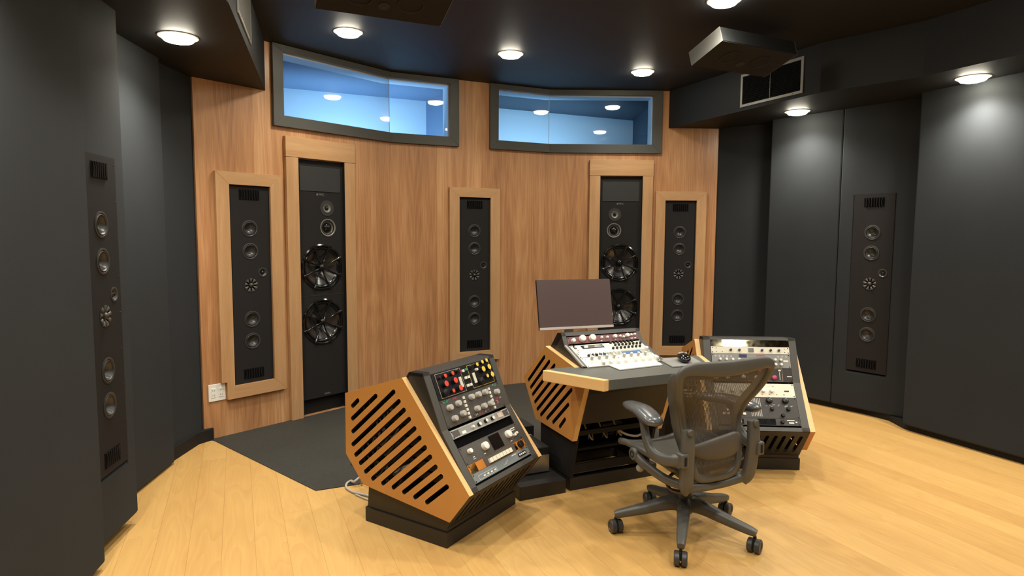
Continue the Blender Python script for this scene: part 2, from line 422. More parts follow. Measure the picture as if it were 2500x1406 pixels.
panel_dir(-2.168, 3.70, 88.5, .655, .2, 'wall_left', z0=.07)                      # P4
c, s_ = math.cos(R(100)), math.sin(R(100))
panel_dir(-1.746-3.0*c, 2.625-3.0*s_, 100, 3.0, .3, 'wall_left', z0=.03)          # P1
wallbox('baseboard_left', [(-2.20, 3.4), (-2.15, 3.4), (-2.14, 4.24), (-2.085, 4.34), (-2.12, 4.37), (-2.25, 4.3)], 0, .085, M_blackm, .003)
# dark plinth line set back under the fabric
wallbox('baseboard_left', [(-2.3, -3), (-1.37, -.6), (-1.80, 2.64), (-1.95, 2.66), (-1.98, 3.02), (-2.16, 3.1), (-2.22, 3.7), (-2.6, 3.7)], 0, .07, M_blackm, 0)
# right fabric wall
RSx, RSy, RSa = 2.8665, 5.0457, -51.97
def rpt(s, off=0): a = R(RSa); return (RSx+s*math.cos(a)+off*math.sin(a), RSy+s*math.sin(a)-off*math.cos(a))
panel_dir(1.99, 6.215, -36, .62, .2, 'wall_right', z0=.05)                        # R1
p = rpt(-.90, .0); q = rpt(-.27, .004)
panel_dir(p[0], p[1], math.degrees(math.atan2(q[1]-p[1], q[0]-p[0])), math.hypot(q[0]-p[0], q[1]-p[1]), .22, 'wall_right', z0=.045)
p = rpt(-.268, .010); panel_dir(p[0], p[1], RSa, .62, .22, 'wall_right', z0=.045, holes=[rect(.268-.15, .268+.15, .345, 1.772)])
panel_dir(2.935, 4.655, -66, .95, .34, 'wall_right', z0=.045)                      # R4
panel_dir(3.335, 3.76, -72, .9, .3, 'wall_right', z0=.045)
panel_dir(3.62, 2.9, -85, 6.0, .3, 'wall_right', z0=.045)
wallbox('baseboard_right', [(2.03, 6.24), (2.40, 5.93), (2.36, 5.72), (2.88, 5.10), (2.98, 4.90), (2.97, 4.68), (3.36, 3.78), (3.65, 2.9), (3.9, -3), (5, -3), (4, 6), (2.6, 7)], 0, .045, M_blackm, 0)

# soffits
sl = MB(); sl.prism([[(-1.80, 4.70), (-1.285, 2.95), (-1.0, .6), (-1.0, -3.4), (-4, -3.4), (-4, 5.2), (-2.25, 4.6), (-2.12, 4.327)]], XY, SOF, CEIL)
struct(obj('ceiling', sl, M_soff))
sr = MB(); sr.prism([[(1.503, 6.222), (2.213, 4.67), (2.647, 4.188), (3.0, 3.4), (3.2, -3.4), (6, -3.4), (6, 6.3), (2.2, 6.6), (1.99, 6.228)]], XY, SOF, CEIL)
struct(obj('ceiling', sr, M_soff))

# dark floor mat in front of the wall
mt = MB(); mt.prism([[(-2.075, 4.315), (-1.10, 3.46), (1.98, 4.83), (1.99, 6.226), (.351, 6.198), (-1.061, 5.567), (-2.12, 4.325)]], XY, 0, .004)
tag(obj('floor_mat', mt, M_mat), 'dark grey flat floor covering running along the foot of the wooden front wall', 'mat')

# ------------------------------------------------------------------ windows with light wells
def window(n, F1, F2, s1o, s1i, s2i, s2o):
    """wraps round a wall kink: from s1 on facet F1 to s2 on facet F2"""
    w = bpy.data.objects.new('window_%d' % n, None); COL.objects.link(w); w['kind'] = 'structure'
    T = .032; zo0, zo1 = 2.236, CEIL-.002
    kink = (F2[0][0], F2[0][1])
    def mid(off):   # mitre point at the kink, off toward the room
        a1, a2 = F1[1], F2[1]; a = (a1+a2)/2; k = off/math.cos((a1-a2)/2)
        return (kink[0]+k*math.sin(a), kink[1]-k*math.cos(a))
    for F, so, si, end in ((F1, s1o, s1i, 0), (F2, s2o, s2i, 1)):
        mb = MB()
        for (za, zb, inn) in ((zo0, WZ0, 0), (WZ1, zo1, 0)):
            o_out, o_in = at(F, so, T), at(F, so, 0)
            m_out, m_in = mid(T), mid(0)
            # horizontal rail with a mitre towards the stile
            e_out = at(F, so, T); i_out = at(F, si, T); e_in = at(F, so, 0); i_in = at(F, si, 0)
            if za == zo0: a0, a1_, b0, b1 = e_out, i_out, e_in, i_in    # bottom edge at outer corner, top edge at inner corner
            else: a0, a1_, b0, b1 = i_out, e_out, i_in, e_in
            v = [(*a0, za), (*m_out, za), (*m_out, zb), (*a1_, zb), (*b0, za), (*m_in, za), (*m_in, zb), (*b1, zb)]
            mb.add(v, [(0, 1, 2, 3), (7, 6, 5, 4), (0, 4, 5, 1), (3, 2, 6, 7), (0, 3, 7, 4), (1, 5, 6, 2)])
        a0, a1_ = at(F, so, T), at(F, si, T); b0, b1 = at(F, so, 0), at(F, si, 0)
        v = [(*a0, zo0), (*a1_, WZ0), (*a1_, WZ1), (*a0, zo1), (*b0, zo0), (*b1, WZ0), (*b1, WZ1), (*b0, zo1)]
        mb.add(v, [(0, 1, 2, 3), (7, 6, 5, 4), (0, 3, 7, 4), (1, 5, 6, 2), (0, 4, 5, 1), (3, 2, 6, 7)])
        obj('window_frame', mb, M_greyp, w, bevel=.002)
        # glass panes: two sheets, front and back of the wall
        for off in (-.012,):
            p, q = at(F, si, off), mid(off)
            d = Vector((q[0]-p[0], q[1]-p[1])).normalized(); nn = Vector((-d.y, d.x))*.006
            g = MB(); z0, z1 = WZ0, WZ1
            g.add([(*p, z0), (*q, z0), (*q, z1), (*p, z1)], [(0, 1, 2, 3)])
            obj('glass_pane', g, M_glass, w)
        # pale liner of the opening: head, sill and jamb
        lb = MB(); p0, p1 = at(F, si, -.016), at(F, si, -WT-.004); q0, q1 = mid(-.016), mid(-WT-.004)
        for za, zb in ((WZ1-.010, WZ1+.004), (WZ0-.004, WZ0+.004)):
            v = [(*p0, za), (*q0, za), (*q0, zb), (*p0, zb), (*p1, za), (*q1, za), (*q1, zb), (*p1, zb)]
            lb.add(v, [(0, 1, 2, 3), (7, 6, 5, 4), (0, 4, 5, 1), (3, 2, 6, 7), (0, 3, 7, 4), (1, 5, 6, 2)])
        obj('head_liner', lb, M_lightwell, w)
        sg = -1 if end == 0 else 1; r0, r1 = at(F, si-sg*.006, -.016), at(F, si-sg*.006, -WT-.004); z0, z1 = WZ0, WZ1
        jb = MB(); v = [(*p0, z0), (*r0, z0), (*r0, z1), (*p0, z1), (*p1, z0), (*r1, z0), (*r1, z1), (*p1, z1)]
        jb.add(v, [(0, 1, 2, 3), (7, 6, 5, 4), (0, 4, 5, 1), (3, 2, 6, 7), (0, 3, 7, 4), (1, 5, 6, 2)])
        obj('jamb_liner', jb, M_lightwell, w)
    # joint between the two glass sheets
    jp = mid(-.014); obj('glass_joint', MB().box(jp[0]-.0025, jp[0]+.0025, jp[1]-.003, jp[1]+.003, WZ0, WZ1), M_lightwell, w)
    return w
window(1, FL, FC, .562, .645, .535, .621)
window(2, FC, FR, .922, 1.006, .994, 1.083)
# light wells behind
def well(name, back, outline, hz, mat_c):
    """outline: plan polygon of the well; floor, ceiling and walls as thin solids"""
    mb = MB(); n = len(outline)
    mb.prism([outline], XY, hz, hz+.03)
    mb.prism([outline], XY, 1.95, 1.98)
    struct(obj(name, mb, mat_c))
wallL = [at(FL, .45, -.17), at(FL, 1.62, -.17), at(FC, .02, -.17), at(FC, .64, -.17)]
bL0 = (-2.9, 5.66); bL1 = (-.882, 6.552)
well('ceiling', None, [at(FL, .2, -.17), (K1.x-.07, K1.y+.16), at(FC, .66, -.17), (-.882, 6.552), (-2.9, 5.66)], 2.79, M_lightshade)
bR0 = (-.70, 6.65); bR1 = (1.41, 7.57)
well('ceiling', None, [at(FC, .72, -.17), (K2.x-.03, K2.y+.17), at(FR, 1.2, -.17), (1.41, 7.57), (-.70, 6.65)], 2.79, M_lightdeep)
def vwall(name, p, q, z0, z1, t, mat):
    d = (Vector(q)-Vector(p)); l = d.length
    return struct(obj(name, MB().box(0, l, 0, t, z0, z1), mat, loc=(p[0], p[1], 0), rot=(0, 0, math.atan2(d.y, d.x))))
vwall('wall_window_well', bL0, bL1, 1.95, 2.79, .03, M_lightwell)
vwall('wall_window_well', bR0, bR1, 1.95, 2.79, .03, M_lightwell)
vwall('wall_window_well', (-.882, 6.552), (-.545, 5.98), 1.95, 2.79, .03, M_lightshade)
vwall('wall_window_well', (1.41, 7.57), (1.43, 6.40), 1.95, 2.79, .03, M_lightdeep)
vwall('wall_window_well', at(FL, .2, -.17), (-2.9, 5.66), 1.95, 2.79, .03, M_lightshade)
vwall('wall_window_well', at(FC, .72, -.17), (-.70, 6.65), 1.95, 2.79, .03, M_lightshade)

def area(name, loc, size, sizey, power, col, direction, parent=None):
    l = bpy.data.lights.new(name, 'AREA'); l.shape = 'RECTANGLE'; l.size = size; l.size_y = sizey; l.energy = power; l.color = col
    o = bpy.data.objects.new(name, l); COL.objects.link(o); o.location = loc
    o.rotation_euler = Vector(direction).to_track_quat('-Z', 'Y').to_euler(); return o
area('daylight_left', (-1.35, 5.70, 2.10), 1.2, .16, 15, (.42, .72, 1.0), (-.3, .75, .42))
area('daylight_right', (.42, 6.42, 2.10), 1.3, .16, 12, (.42, .72, 1.0), (-.3, .9, .30))

# ------------------------------------------------------------------ downlights
def downlight(x, y, z, label, power=62, group='round recessed ceiling downlights', vis=True, blend=1.0):
    t = thing('ceiling_downlight', label, 'light', (x, y, z), 0, group)
    tr = MB(); tr.lathe([(.100, 0), (.100, -.003), (.094, -.006), (.082, -.006), (.080, -.002), (.080, 0)], 40, axis='Z', sgn=1)
    obj('trim', tr, M_white, t, smooth=30)
    d = MB(); d.lathe([(.081, -.002), (.079, -.014), (.070, -.024), (.045, -.031), (.018, -.034), (0, -.0345)], 40, axis='Z')
    obj('diffuser', d, M_lamp, t, smooth=60)
    l = bpy.data.lights.new('lamp', 'SPOT'); l.energy = power; l.color = (1, .945, .85); l.spot_size = R(142); l.spot_blend = blend; l.shadow_soft_size = .06
    o = bpy.data.objects.new('lamp', l); COL.objects.link(o); o.parent = t; o.location = (0, 0, -.052)
    return t
downlight(-1.136, 4.482, CEIL, 'round ceiling downlight above the left clerestory window, beside the hanging box')
downlight(-.021, 4.988, CEIL, 'round ceiling downlight above the wood strip between the two windows')
downlight(1.096, 5.496, CEIL, 'round ceiling downlight above the right end of the right window')
downlight(1.241, 3.862, CEIL, 'ceiling downlight cut off by the top edge, above the tilted box')
downlight(-1.772, 3.445, SOF, 'round downlight in the low soffit on the left, beside the grey fabric wall', power=100)
downlight(2.357, 5.351, SOF, 'round downlight in the right soffit just below the air vent', power=95)
downlight(2.982, 4.206, SOF, 'round downlight at the far right, shining on the grey fabric wall', power=110)
LAMPS = [(.13, 3.36), (-.98, 2.75), (1.39, 2.1), (.28, 1.6), (-.60, 1.2), (.5, .2), (2.2, 1.24), (.0, -1.2), (1.6, -1.2), (2.45, 3.0)]
for i, (x, y) in enumerate(LAMPS):
    downlight(x, y, CEIL, 'round ceiling downlight out of frame behind the camera', group='ceiling downlights out of frame')
for x, y in [(3.35, 2.7), (-1.45, 1.7)]:
    downlight(x, y, SOF, 'round soffit downlight out of frame', power=110, group='ceiling downlights out of frame')

# ------------------------------------------------------------------ loudspeakers
def driver(name, parent, x, z, r, y=0, cone=M_cone):
    """woofer: ring, rubber surround and dished cone; y = baffle front"""
    ring = MB(); ring.lathe([(r*1.28, 0), (r*1.28, .0025), (r*1.12, .004), (r*1.05, .002), (r*1.03, -.004)], 40, (x, y, z))
    o = obj(name, ring, M_ring, parent, smooth=30)
    su = MB(); su.lathe([(r*1.04, -.003), (r*1.0, .003), (r*.93, .004), (r*.87, -.002)], 40, (x, y, z))
    obj('surround', su, M_rubber, o, smooth=60)
    co = MB(); co.lathe([(r*.89, -.001), (r*.75, -.012), (r*.5, -.023), (r*.25, -.029), (0, -.031)], 40, (x, y, z))
    obj('cone', co, cone, o, smooth=60)
    return o
def dome(name, parent, x, z, r, y=0):
    ring = MB(); ring.lathe([(r, 0), (r, .002), (r*.80, .003), (r*.74, .001), (r*.45, -.009), (0, -.009)], 32, (x, y, z))
    o = obj(name, ring, M_ring, parent, smooth=30)
    d = MB(); d.lathe([(r*.36, -.009), (r*.34, -.003), (r*.22, .002), (0, .004)], 24, (x, y, z)); obj('dome', d, M_gloss, o, smooth=60)
    return o
def port(parent, x, z, w, h, y=0):
    mb = MB(); mb.cur = 0; mb.box(x-w/2, x+w/2, y-.001, y+.004, z-h/2, z+h/2)
    mb.cur = 1
    n = 7
    for i in range(n):
        t = (i+.5)/n*2-1; cx = x+t*w/2*.95; bow = -t*.008
        pts = []
        for k in range(7):
            q = k/6*2-1; pts.append((cx+bow*(1-q*q)+0, y-.004, z+q*h/2*.96))
        mb.sweep(pts, [(.0022, .004)]*7, up=(0, -1, 0), seg=6, sub=1)
    return obj('port', mb, [M_void, M_baffle], parent)
def flower(parent, x, z, r, y=0):
    """midrange with eight petal openings round a centre plug"""
    mb = MB(); mb.lathe([(r*1.25, 0), (r*1.25, .001), (r*.92, .0012), (r*.86, -.014), (r*.3, -.018), (0, -.018)], 40, (x, y, z))
    o = obj('midrange', mb, M_baffle, parent, smooth=30)
    pt = MB()
    for k in range(9):
        a = 2*PI*k/9+.17
        c_, s2 = math.cos(a), math.sin(a)
        P = [(x+c_*rr, y+hh, z+s2*rr) for rr, hh in ((r*.40, .012), (r*.72, .002), (r*1.10, -.001))]
        pt.sweep(P, [(r*.06, .003), (r*.17, .006), (r*.25, .003)], up=(0, -1, 0), seg=8, sub=4)
    obj('petal_grille', pt, M_petal, o, smooth=60)
    d = MB(); d.lathe([(r*.36, -.010), (r*.36, .004), (r*.27, .011), (0, .014)], 24, (x, y, z)); obj('centre_plug', d, M_ring, o, smooth=50)
    return o
def bring(z): return z-.205
SCREW = MB().lathe([(.0035, 0), (.003, .0012), (0, .0016)], 8).make('screw', M_rubber, smooth=40)
SCREWK = MB().lathe([(.005, 0), (.004, .002), (0, .0025)], 10).make('screw', M_blackm, smooth=40)
def surround_speaker(x, y, yaw, label, frame=True, notch=False, fullframe=True):
    """local origin: centre of the baffle at floor level, x right, -y into the room"""
    t = thing('surround_speaker', label, 'speaker', (x, y, 0), yaw, 'slim black surround speakers built into the walls')
    w, z0, z1 = SPK; h = w/2
    zs = dict(W1=1.480, W2=1.317, W3=.824, W4=.664, T=1.161, M=1.072, PT=1.719, PB=.425)
    bf = MB()
    holes = [circle(0, zs[k], .047, 32) for k in ('W1', 'W2', 'W3', 'W4')]+[circle(.088, zs['T'], .029, 20), circle(-.003, zs['M'], .040, 32)]
    bf.prism([rect(-h, h, z0, z1)]+holes, XZ, -.012, .004)
    obj('baffle', bf, M_baffle, t)
    back = MB().box(-h+.005, h-.005, .03, .12, z0+.005, z1-.005); obj('back_box', back, M_void, t)
    for k in ('W1', 'W2', 'W3', 'W4'): driver('woofer', t, -.003, zs[k], .047, -.012)
    dome('tweeter', t, .088, zs['T'], .035, -.012)
    flower(t, -.003, zs['M'], .044, -.012)
    port(t, 0, zs['PT'], .152, .072, -.012); port(t, 0, zs['PB'], .152, .072, -.012)
    for sx in (-h+.012, h-.012):
        for k in range(9):
            zz = z0+.03+k*(z1-z0-.06)/8; obj('screw', SCREW, None, t, loc=(sx, -.012, zz))
    if frame:
        F = .247; a0, a1 = .266, 1.873; yf, yb = -.032, .0
        def piece(name, pts, mat):
            mb = MB(); mb.prism([pts], XZ, yf, yb); return obj(name, mb, mat, t, bevel=.002)
        if notch:
            piece('surround_frame', [(-F, .392), (-F+.040, .392), (-F+.040, a0), (-h, z0), (-h, z1), (-F, a1)], M_trim)
            piece('surround_frame', [(-F+.040, a0), (F, a0), (h, z0), (-h, z0)], M_trimh)
        else:
            piece('surround_frame', [(-F, a0), (-h, z0), (-h, z1), (-F, a1)], M_trim)
            piece('surround_frame', [(-F, a0), (F, a0), (h, z0), (-h, z0)], M_trimh)
        piece('surround_frame', [(F, a0), (F, a1), (h, z1), (h, z0)], M_trim)
        piece('surround_frame', [(-F, a1), (-h, z1), (h, z1), (F, a1)], M_trimh)
    return t
for F, s, lab, nt_ in ((FL, LS, 'slim wood-framed speaker at the left end of the wooden wall, above the white outlet', True),
                       (FC, CS, 'slim wood-framed speaker alone in the middle of the wooden wall', False),
                       (FR, RS_, 'slim wood-framed speaker at the right end of the wooden wall', False)):
    p = at(F, s, 0.001); surround_speaker(p[0], p[1], F[1], lab, True, nt_)
p = lpt(0, 0); surround_speaker(p[0], p[1], R(LSa), 'unframed slim speaker set in the grey fabric wall on the left', False)
p = rpt(0, 0); surround_speaker(p[0], p[1], R(RSa), 'unframed slim speaker set in the grey fabric wall on the right', False)

def big_woofer(t, x, z, y):
    r = .168
    ring = MB(); ring.lathe([(r*1.10, 0), (r*1.10, .004), (r*1.04, .009), (r*.99, .006), (r*.97, -.006)], 48, (x, y, z))
    o = obj('woofer', ring, M_gloss, t, smooth=30)
    su = MB(); su.lathe([(r*.975, -.004), (r*.93, .006), (r*.87, .004), (r*.82, -.008)], 48, (x, y, z)); obj('surround', su, M_gloss, o, smooth=60)
    co = MB(); co.lathe([(r*.83, -.006), (r*.5, -.03), (r*.25, -.05), (0, -.055)], 48, (x, y, z)); obj('cone', co, M_carbon, o, smooth=60)
    hub = MB(); hub.lathe([(.026, -.05), (.026, .004), (.020, .012), (0, .016)], 24, (x, y, z)); obj('hub', hub, M_gloss, o, smooth=50)
    for k in range(8):
        a = R(22.5+45*k); c_, s2 = math.cos(a), math.sin(a); sp = MB()
        sp.sweep([(x+c_*rr, y+hh, z+s2*rr) for rr, hh in ((.018, -.002), (.06, .010), (.11, .006), (r*1.0, -.010), (r*1.10, -.012))], [(.003, .006), (.004, .008), (.006, .008), (.013, .005), (.013, .003)], up=(0, -1, 0), seg=8, sub=3)
        obj('strut', sp, M_gloss, o, smooth=60)
def text_obj(txt, parent, loc, size, mat, rot=(PI/2, 0, 0)):
    c = bpy.data.curves.new('badge', 'FONT'); c.body = txt; c.size = size; c.extrude = .0004; c.align_x = 'CENTER'; c.materials.append(mat)
    tmp = bpy.data.objects.new('badge_text', c); me = bpy.data.meshes.new_from_object(tmp); bpy.data.objects.remove(tmp)
    me.materials.clear(); me.materials.append(mat)
    o = bpy.data.objects.new('badge', me); COL.objects.link(o); o.parent = parent; o.location = loc; o.rotation_euler = rot; return o
def main_speaker(F, s, sgn, label):
    p = at(F, s, 0.001); t = thing('main_speaker', label, 'speaker', (p[0], p[1], 0), F[1], 'tall main speakers')
    h = .2025; z0, z1 = .135, 2.012; y = -.004
    zt, zm, w1, w2 = 1.648, 1.494, 1.18, .745; xt, xm = .055*sgn, .060*sgn
    split = .958
    for name, a, b, hs in (('upper_baffle', split+.001, z1, [circle(xt, zt, .030, 24), circle(xm, zm, .052, 32), circle(0, w1, .163, 48)]), ('lower_baffle', z0, split-.001, [circle(0, w2, .163, 48)])):
        mb = MB(); mb.prism([rect(-h, h, a, b)]+hs, XZ, y, .012); obj(name, mb, M_baffle, t)
    obj('seam', MB().box(-h, h, y-.0015, .01, split-.0015, split+.0015), M_cone, t)
    obj('back_box', MB().box(-h+.005, h-.005, .09, .15, z0, z1-.01), M_void, t)
    g = MB(); g.box(-h+.022, h-.022, y-.004, y, 1.775, 1.965); obj('top_grille', g, M_grille, t, bevel=.002)
    big_woofer(t, 0, w1, y); big_woofer(t, 0, w2, y)
    # tweeter and dome midrange in dished plates
    tw = MB(); tw.lathe([(.062, 0), (.062, .003), (.034, .003), (.018, -.008), (0, -.008)], 40, (xt, y, zt)); o = obj('tweeter', tw, M_ring, t, smooth=30)
    pl = MB(); pl.lathe([(.034, .0032), (.033, .0036), (.017, -.0075), (.016, -.0078)], 32, (xt, y, zt)); obj('horn', pl, M_dish, o, smooth=50)
    d = MB(); d.lathe([(.016, -.008), (.014, .001), (.008, .006), (0, .008)], 20, (xt, y, zt)); obj('dome', d, M_gloss, o, smooth=60)
    md = MB(); md.lathe([(.070, 0), (.070, .004), (.064, .004), (.040, -.016), (0, -.016)], 40, (xm, y, zm)); o = obj('midrange', md, M_dish, t, smooth=30)
    d = MB(); d.lathe([(.040, -.016), (.036, -.002), (.026, .010), (.012, .016), (0, .017)], 32, (xm, y, zm)); obj('dome', d, M_gloss, o, smooth=60)
    for sx in (-h+.02, h-.02):
        for zz in (1.985, 1.72, 1.40, 1.0, .92, .56, .2): obj('screw', SCREWK, None, t, loc=(sx, y, zz))
    dt = MB(); dt.lathe([(.008, 0), (.008, .001), (0, .001)], 16, (-.03, y, 1.752)); obj('badge_dot', dt, M_silver, t)
    text_obj('PMC', t, (.008, y-.001, 1.744), .026, M_silver)
    obj('lower_badge', MB().box(.0, .055, y-.0015, y, .150, .162), M_silver, t)
    # recess below the cabinet
    obj('kick_panel', MB().box(-.205, .205, .05, .07, .0, .14), M_blackm, t)
    # wood surround
    F0, F1_ = .307, .2055; yf, yb = -.034, 0
    for x0, x1 in ((-F0, -F1_), (F1_, F0)): obj('surround_frame', MB().box(x0, x1, yf, yb, 0.005, 2.018), M_trim, t, bevel=.002)
    obj('surround_frame', MB().box(-F0-.002, F0+.002, yf-.002, yb, 2.020, 2.172), M_trimh, t, bevel=.002)
    obj('lining', MB().box(-F1_, -F1_+.003, yf, .09, .01, 2.015).box(F1_-.003, F1_, yf, .09, .01, 2.015), M_blackm, t)
    return t
main_speaker(FL, LM, 1, 'tall main speaker with two large woofers on the left, reaching the dark mat')
main_speaker(FR, RM, -1, 'tall main speaker on the right, partly hidden behind the computer monitor')

# white outlet plate
p = at(FL, .094, .001); t = thing('outlet_plate', 'white double outlet plate low on the wood wall beside the left framed speaker', 'outlet', (p[0], p[1], 0), FL[1])
mb = MB(); mb.box(-.060, .060, -.007, 0, .268, .390); obj('plate', mb, M_white, t, bevel=.003)
for x in (-.026, .026):
    o = obj('socket', MB().box(x-.017, x+.017, -.0095, -.006, .295, .363), M_white, t, bevel=.002)
    sl_ = MB()
    for zz in (.312, .346):
        for xx in (-.006, .006): sl_.box(x+xx-.0012, x+xx+.0012, -.0100, -.009, zz-.005, zz+.005)
    obj('slots', sl_, M_blackm, o)

# ------------------------------------------------------------------ air vents on the soffit faces
def vent(P, Q, s0, s1, z0, z1, label, nl, slatdir='H'):
    d = Vector(Q)-Vector(P); a = math.atan2(d.y, d.x)
    t = thing('air_vent', label, 'vent', (P[0], P[1], 0), a, None)
    b = .022
    fr = MB(); fr.prism([rect(s0, s1, z0, z1), rect(s0+b, s1-b, z0+b, z1-b)], XZ, -.008, -.0005); obj('frame', fr, M_vent, t, bevel=.0015)
    obj('duct', MB().box(s0+b, s1-b, -.003, -.0006, z0+b, z1-b), M_void, t)
    sl = MB()
    if slatdir == 'H':
        for i in range(nl):
            zz = z0+b+(i+.5)*(z1-z0-2*b)/nl
            sl.add([(s0+b, -.0015, zz+.004), (s1-b, -.0015, zz+.004), (s1-b, -.0085, zz-.003), (s0+b, -.0085, zz-.003)], [(0, 1, 2, 3)])
            sl.add([(s0+b, -.0015, zz+.005), (s1-b, -.0015, zz+.005), (s1-b, -.0085, zz-.002), (s0+b, -.0085, zz-.002)], [(3, 2, 1, 0)])
        m = (s0+s1)/2; sl.box(m-.003, m+.003, -.008, -.002, z0+b, z1-b)
    else:
        for i in range(nl):
            xx = s0+b+(i+.5)*(s1-s0-2*b)/nl; sl.box(xx-.0015, xx+.0015, -.008, -.001, z0+b, z1-b)
    obj('slats', sl, M_ring if slatdir == 'H' else M_vent, t)
    sw = MB()
    for x in (s0+.09, s1-.09):
        sw.lathe([(.004, 0), (.003, .001), (0, .0015)], 8, (x, -.008, z0+.011))
    obj('screws', sw, M_blackm, t)
    return t
vent((1.503, 6.222), (2.213, 4.67), .935, 1.56, 2.508, 2.775, 'wide grey louvred air vent on the right soffit, behind the tilted box', 17)
vent((-1.285, 2.95), (-1.80, 4.70), .30, .88, 2.535, 2.79, 'air vent seen edge-on on the left soffit beside the left window', 22, 'V')

# ------------------------------------------------------------------ ceiling speakers (tilted boxes)
def ceiling_speaker(x, y, z, yaw, label, L_=.65, W_=.285, tilt=18):
    """origin: far-left lower edge; x along length, -y towards the camera and up"""
    t = thing('ceiling_speaker', label, 'speaker', (x, y, z), 0, 'tilted black speakers hung from the ceiling', rot=(R(-tilt), 0, R(yaw)))
    obj('cabinet', MB().box(0, L_, -W_, 0, .004, .098), M_soff, t, bevel=.003)
    for xa in (-.004, L_): obj('lit_end', MB().box(xa, xa+.004, -W_, 0, .0, .098), M_endlit, t)  # thin plates added to carry the painted lamp light on the ends
    obj('baffle', MB().box(.003, L_-.003, -W_+.003, -.003, 0, .004), M_baffled, t)
    for cx in (L_*.30, L_*.70):
        g = MB(); g.lathe([(.07, -.0), (.07, -.003), (.060, -.004), (.055, .006), (.03, .014), (0, .016)], 32, (cx, -W_*.5, 0), axis='Z')
        obj('woofer', g, M_rubber, t, smooth=50)
    g = MB(); g.lathe([(.03, 0), (.03, -.003), (.015, -.002), (0, -.006)], 24, (L_*.5, -W_*.35, 0), axis='Z'); obj('tweeter', g, M_ring, t, smooth=50)
    hz = (CEIL-z)
    obj('bracket', MB().cyl(.012, (L_*.3, -.16, .08), (L_*.3, -.16-math.sin(R(tilt))*.1, .17)).cyl(.012, (L_*.7, -.16, .08), (L_*.7, -.16-math.sin(R(tilt))*.1, .17)), M_black, t)
    return t
ceiling_speaker(-.995, 3.283, 2.57, 24, 'dark brown ceiling speaker box cut off by the top edge above the left window')
ceiling_speaker(1.165, 4.237, 2.55, 26, 'tilted ceiling speaker box with a lit grey end, in front of the right air vent', W_=.285)

# ------------------------------------------------------------------ consoles
def knob_mesh(r, h, mat_body, mat_cap, skirt=1.0, pointer=False, name='knob'):
    mb = MB(); mb.cur = 0
    mb.lathe([(r*skirt, 0), (r*skirt, h*.25), (r, h*.35), (r*.92, h*.96)], 20)
    mb.cur = 1; mb.lathe([(r*.92, h*.96), (r*.85, h), (0, h*1.01)], 20)
    if pointer:
        mb.cur = 1; mb.box(-r*.10, r*.10, -h*1.05, -h*.98, 0, r*.85)
    me = mb.make(name, [mat_body, mat_cap], smooth=35); return me
KN = {
 'wbig': knob_mesh(.020, .020, M_knobw, M_white), 'wmed': knob_mesh(.0120, .018, M_knobw, M_white), 'wsm': knob_mesh(.007, .014, M_knobw, M_white),
 'wtall': knob_mesh(.0085, .022, M_knobg, M_white), 'gbig': knob_mesh(.0145, .022, M_knobg, M_knobg), 'kmed': knob_mesh(.011, .016, M_knobk, M_knobk, 1.1, True),
 'ksm': knob_mesh(.0075, .012, M_knobk, M_knobk), 'kbig': knob_mesh(.018, .018, M_knobk, M_knobk, 1.1, True),
 'red': knob_mesh(.0155, .02, M_knobk, M_red), 'redsm': knob_mesh(.011, .016, M_knobk, M_red),
 'yel': knob_mesh(.0155, .02, M_knobk, M_yel), 'yelsm': knob_mesh(.011, .016, M_knobk, M_yel),
 'kw': knob_mesh(.010, .015, M_knobk, M_knobw), 'pink': knob_mesh(.014, .016, M_pink, M_pink), 'navy': knob_mesh(.0075, .012, M_navy, M_navy),
 'mix': knob_mesh(.009, .014, M_blue, M_knobg), 'kdk': knob_mesh(.019, .016, M_knobk, M_knobk)}
KLAB = {'wbig': 'large white knob', 'wmed': 'white knob', 'red': 'red-capped knob', 'redsm': 'small red-capped knob', 'yel': 'yellow-capped knob', 'yelsm': 'small yellow-capped knob', 'pink': 'pink knob', 'navy': 'dark blue knob', 'kbig': 'large black pointer knob', 'kmed': 'black pointer knob'}
U = .04445; GW = .4826
def rack_unit(parent, x0, y0, z0, tilt, dist, units, mat, items=(), label=None, xoff=0):
    """z0/y0 = foot of the rack face; dist along the slope; local x right, z up the face"""
    th = R(tilt)
    loc = (x0, y0+dist*math.sin(th), z0+dist*math.cos(th))
    h = units*U-.0012
    mb = MB(); mb.cur = 0; mb.box(0, GW, -.006, .0, 0, h)
    mb.cur = 1
    for xx in (.008, GW-.008):
        for zz in ((.007, h-.007) if units > .6 else (h/2,)): mb.lathe([(.0035, .006), (.003, .0075), (0, .008)], 10, (xx, 0, zz))
    o = obj('rack_unit', mb, [mat, M_blackm], parent, loc=loc, rot=(-th, 0, 0), label=label)
    groups = {}
    for it in items:
        k = it[0]
        if k in KN:
            _, fx, fz = it[:3]
            c = obj('knob', KN[k], None, o, loc=(fx*GW, -.006, fz*h), label=KLAB.get(k)); c.rotation_euler = (0, R(it[3]) if len(it) > 3 else 0, 0)
        elif k == 'text': pass
        else:
            _, a, b, c0, c1, mt, nm, th_ = it
            if nm in ('printed_mark', 'printed_outline', 'indicator', 'fader_track', 'slot'): groups.setdefault((nm, mt.name), [MB(), mt])[0].box(a*GW, b*GW, -.006-th_, -.0055, c0*h, c1*h)
            else: obj(nm, MB().box(a*GW, b*GW, -.006-th_, -.0055, c0*h, c1*h), mt, o)
    for (nm, _), (m_, mt) in groups.items():
        g_ = obj(nm, m_, mt, o)
        if nm in ('printed_mark', 'indicator'): g_['kind'] = 'stuff'
    return o
def B_(x, z, w, h, mt, nm='button', t=.004): return (nm, x-w/2, x+w/2, z-h/2, z+h/2, mt, nm, t)
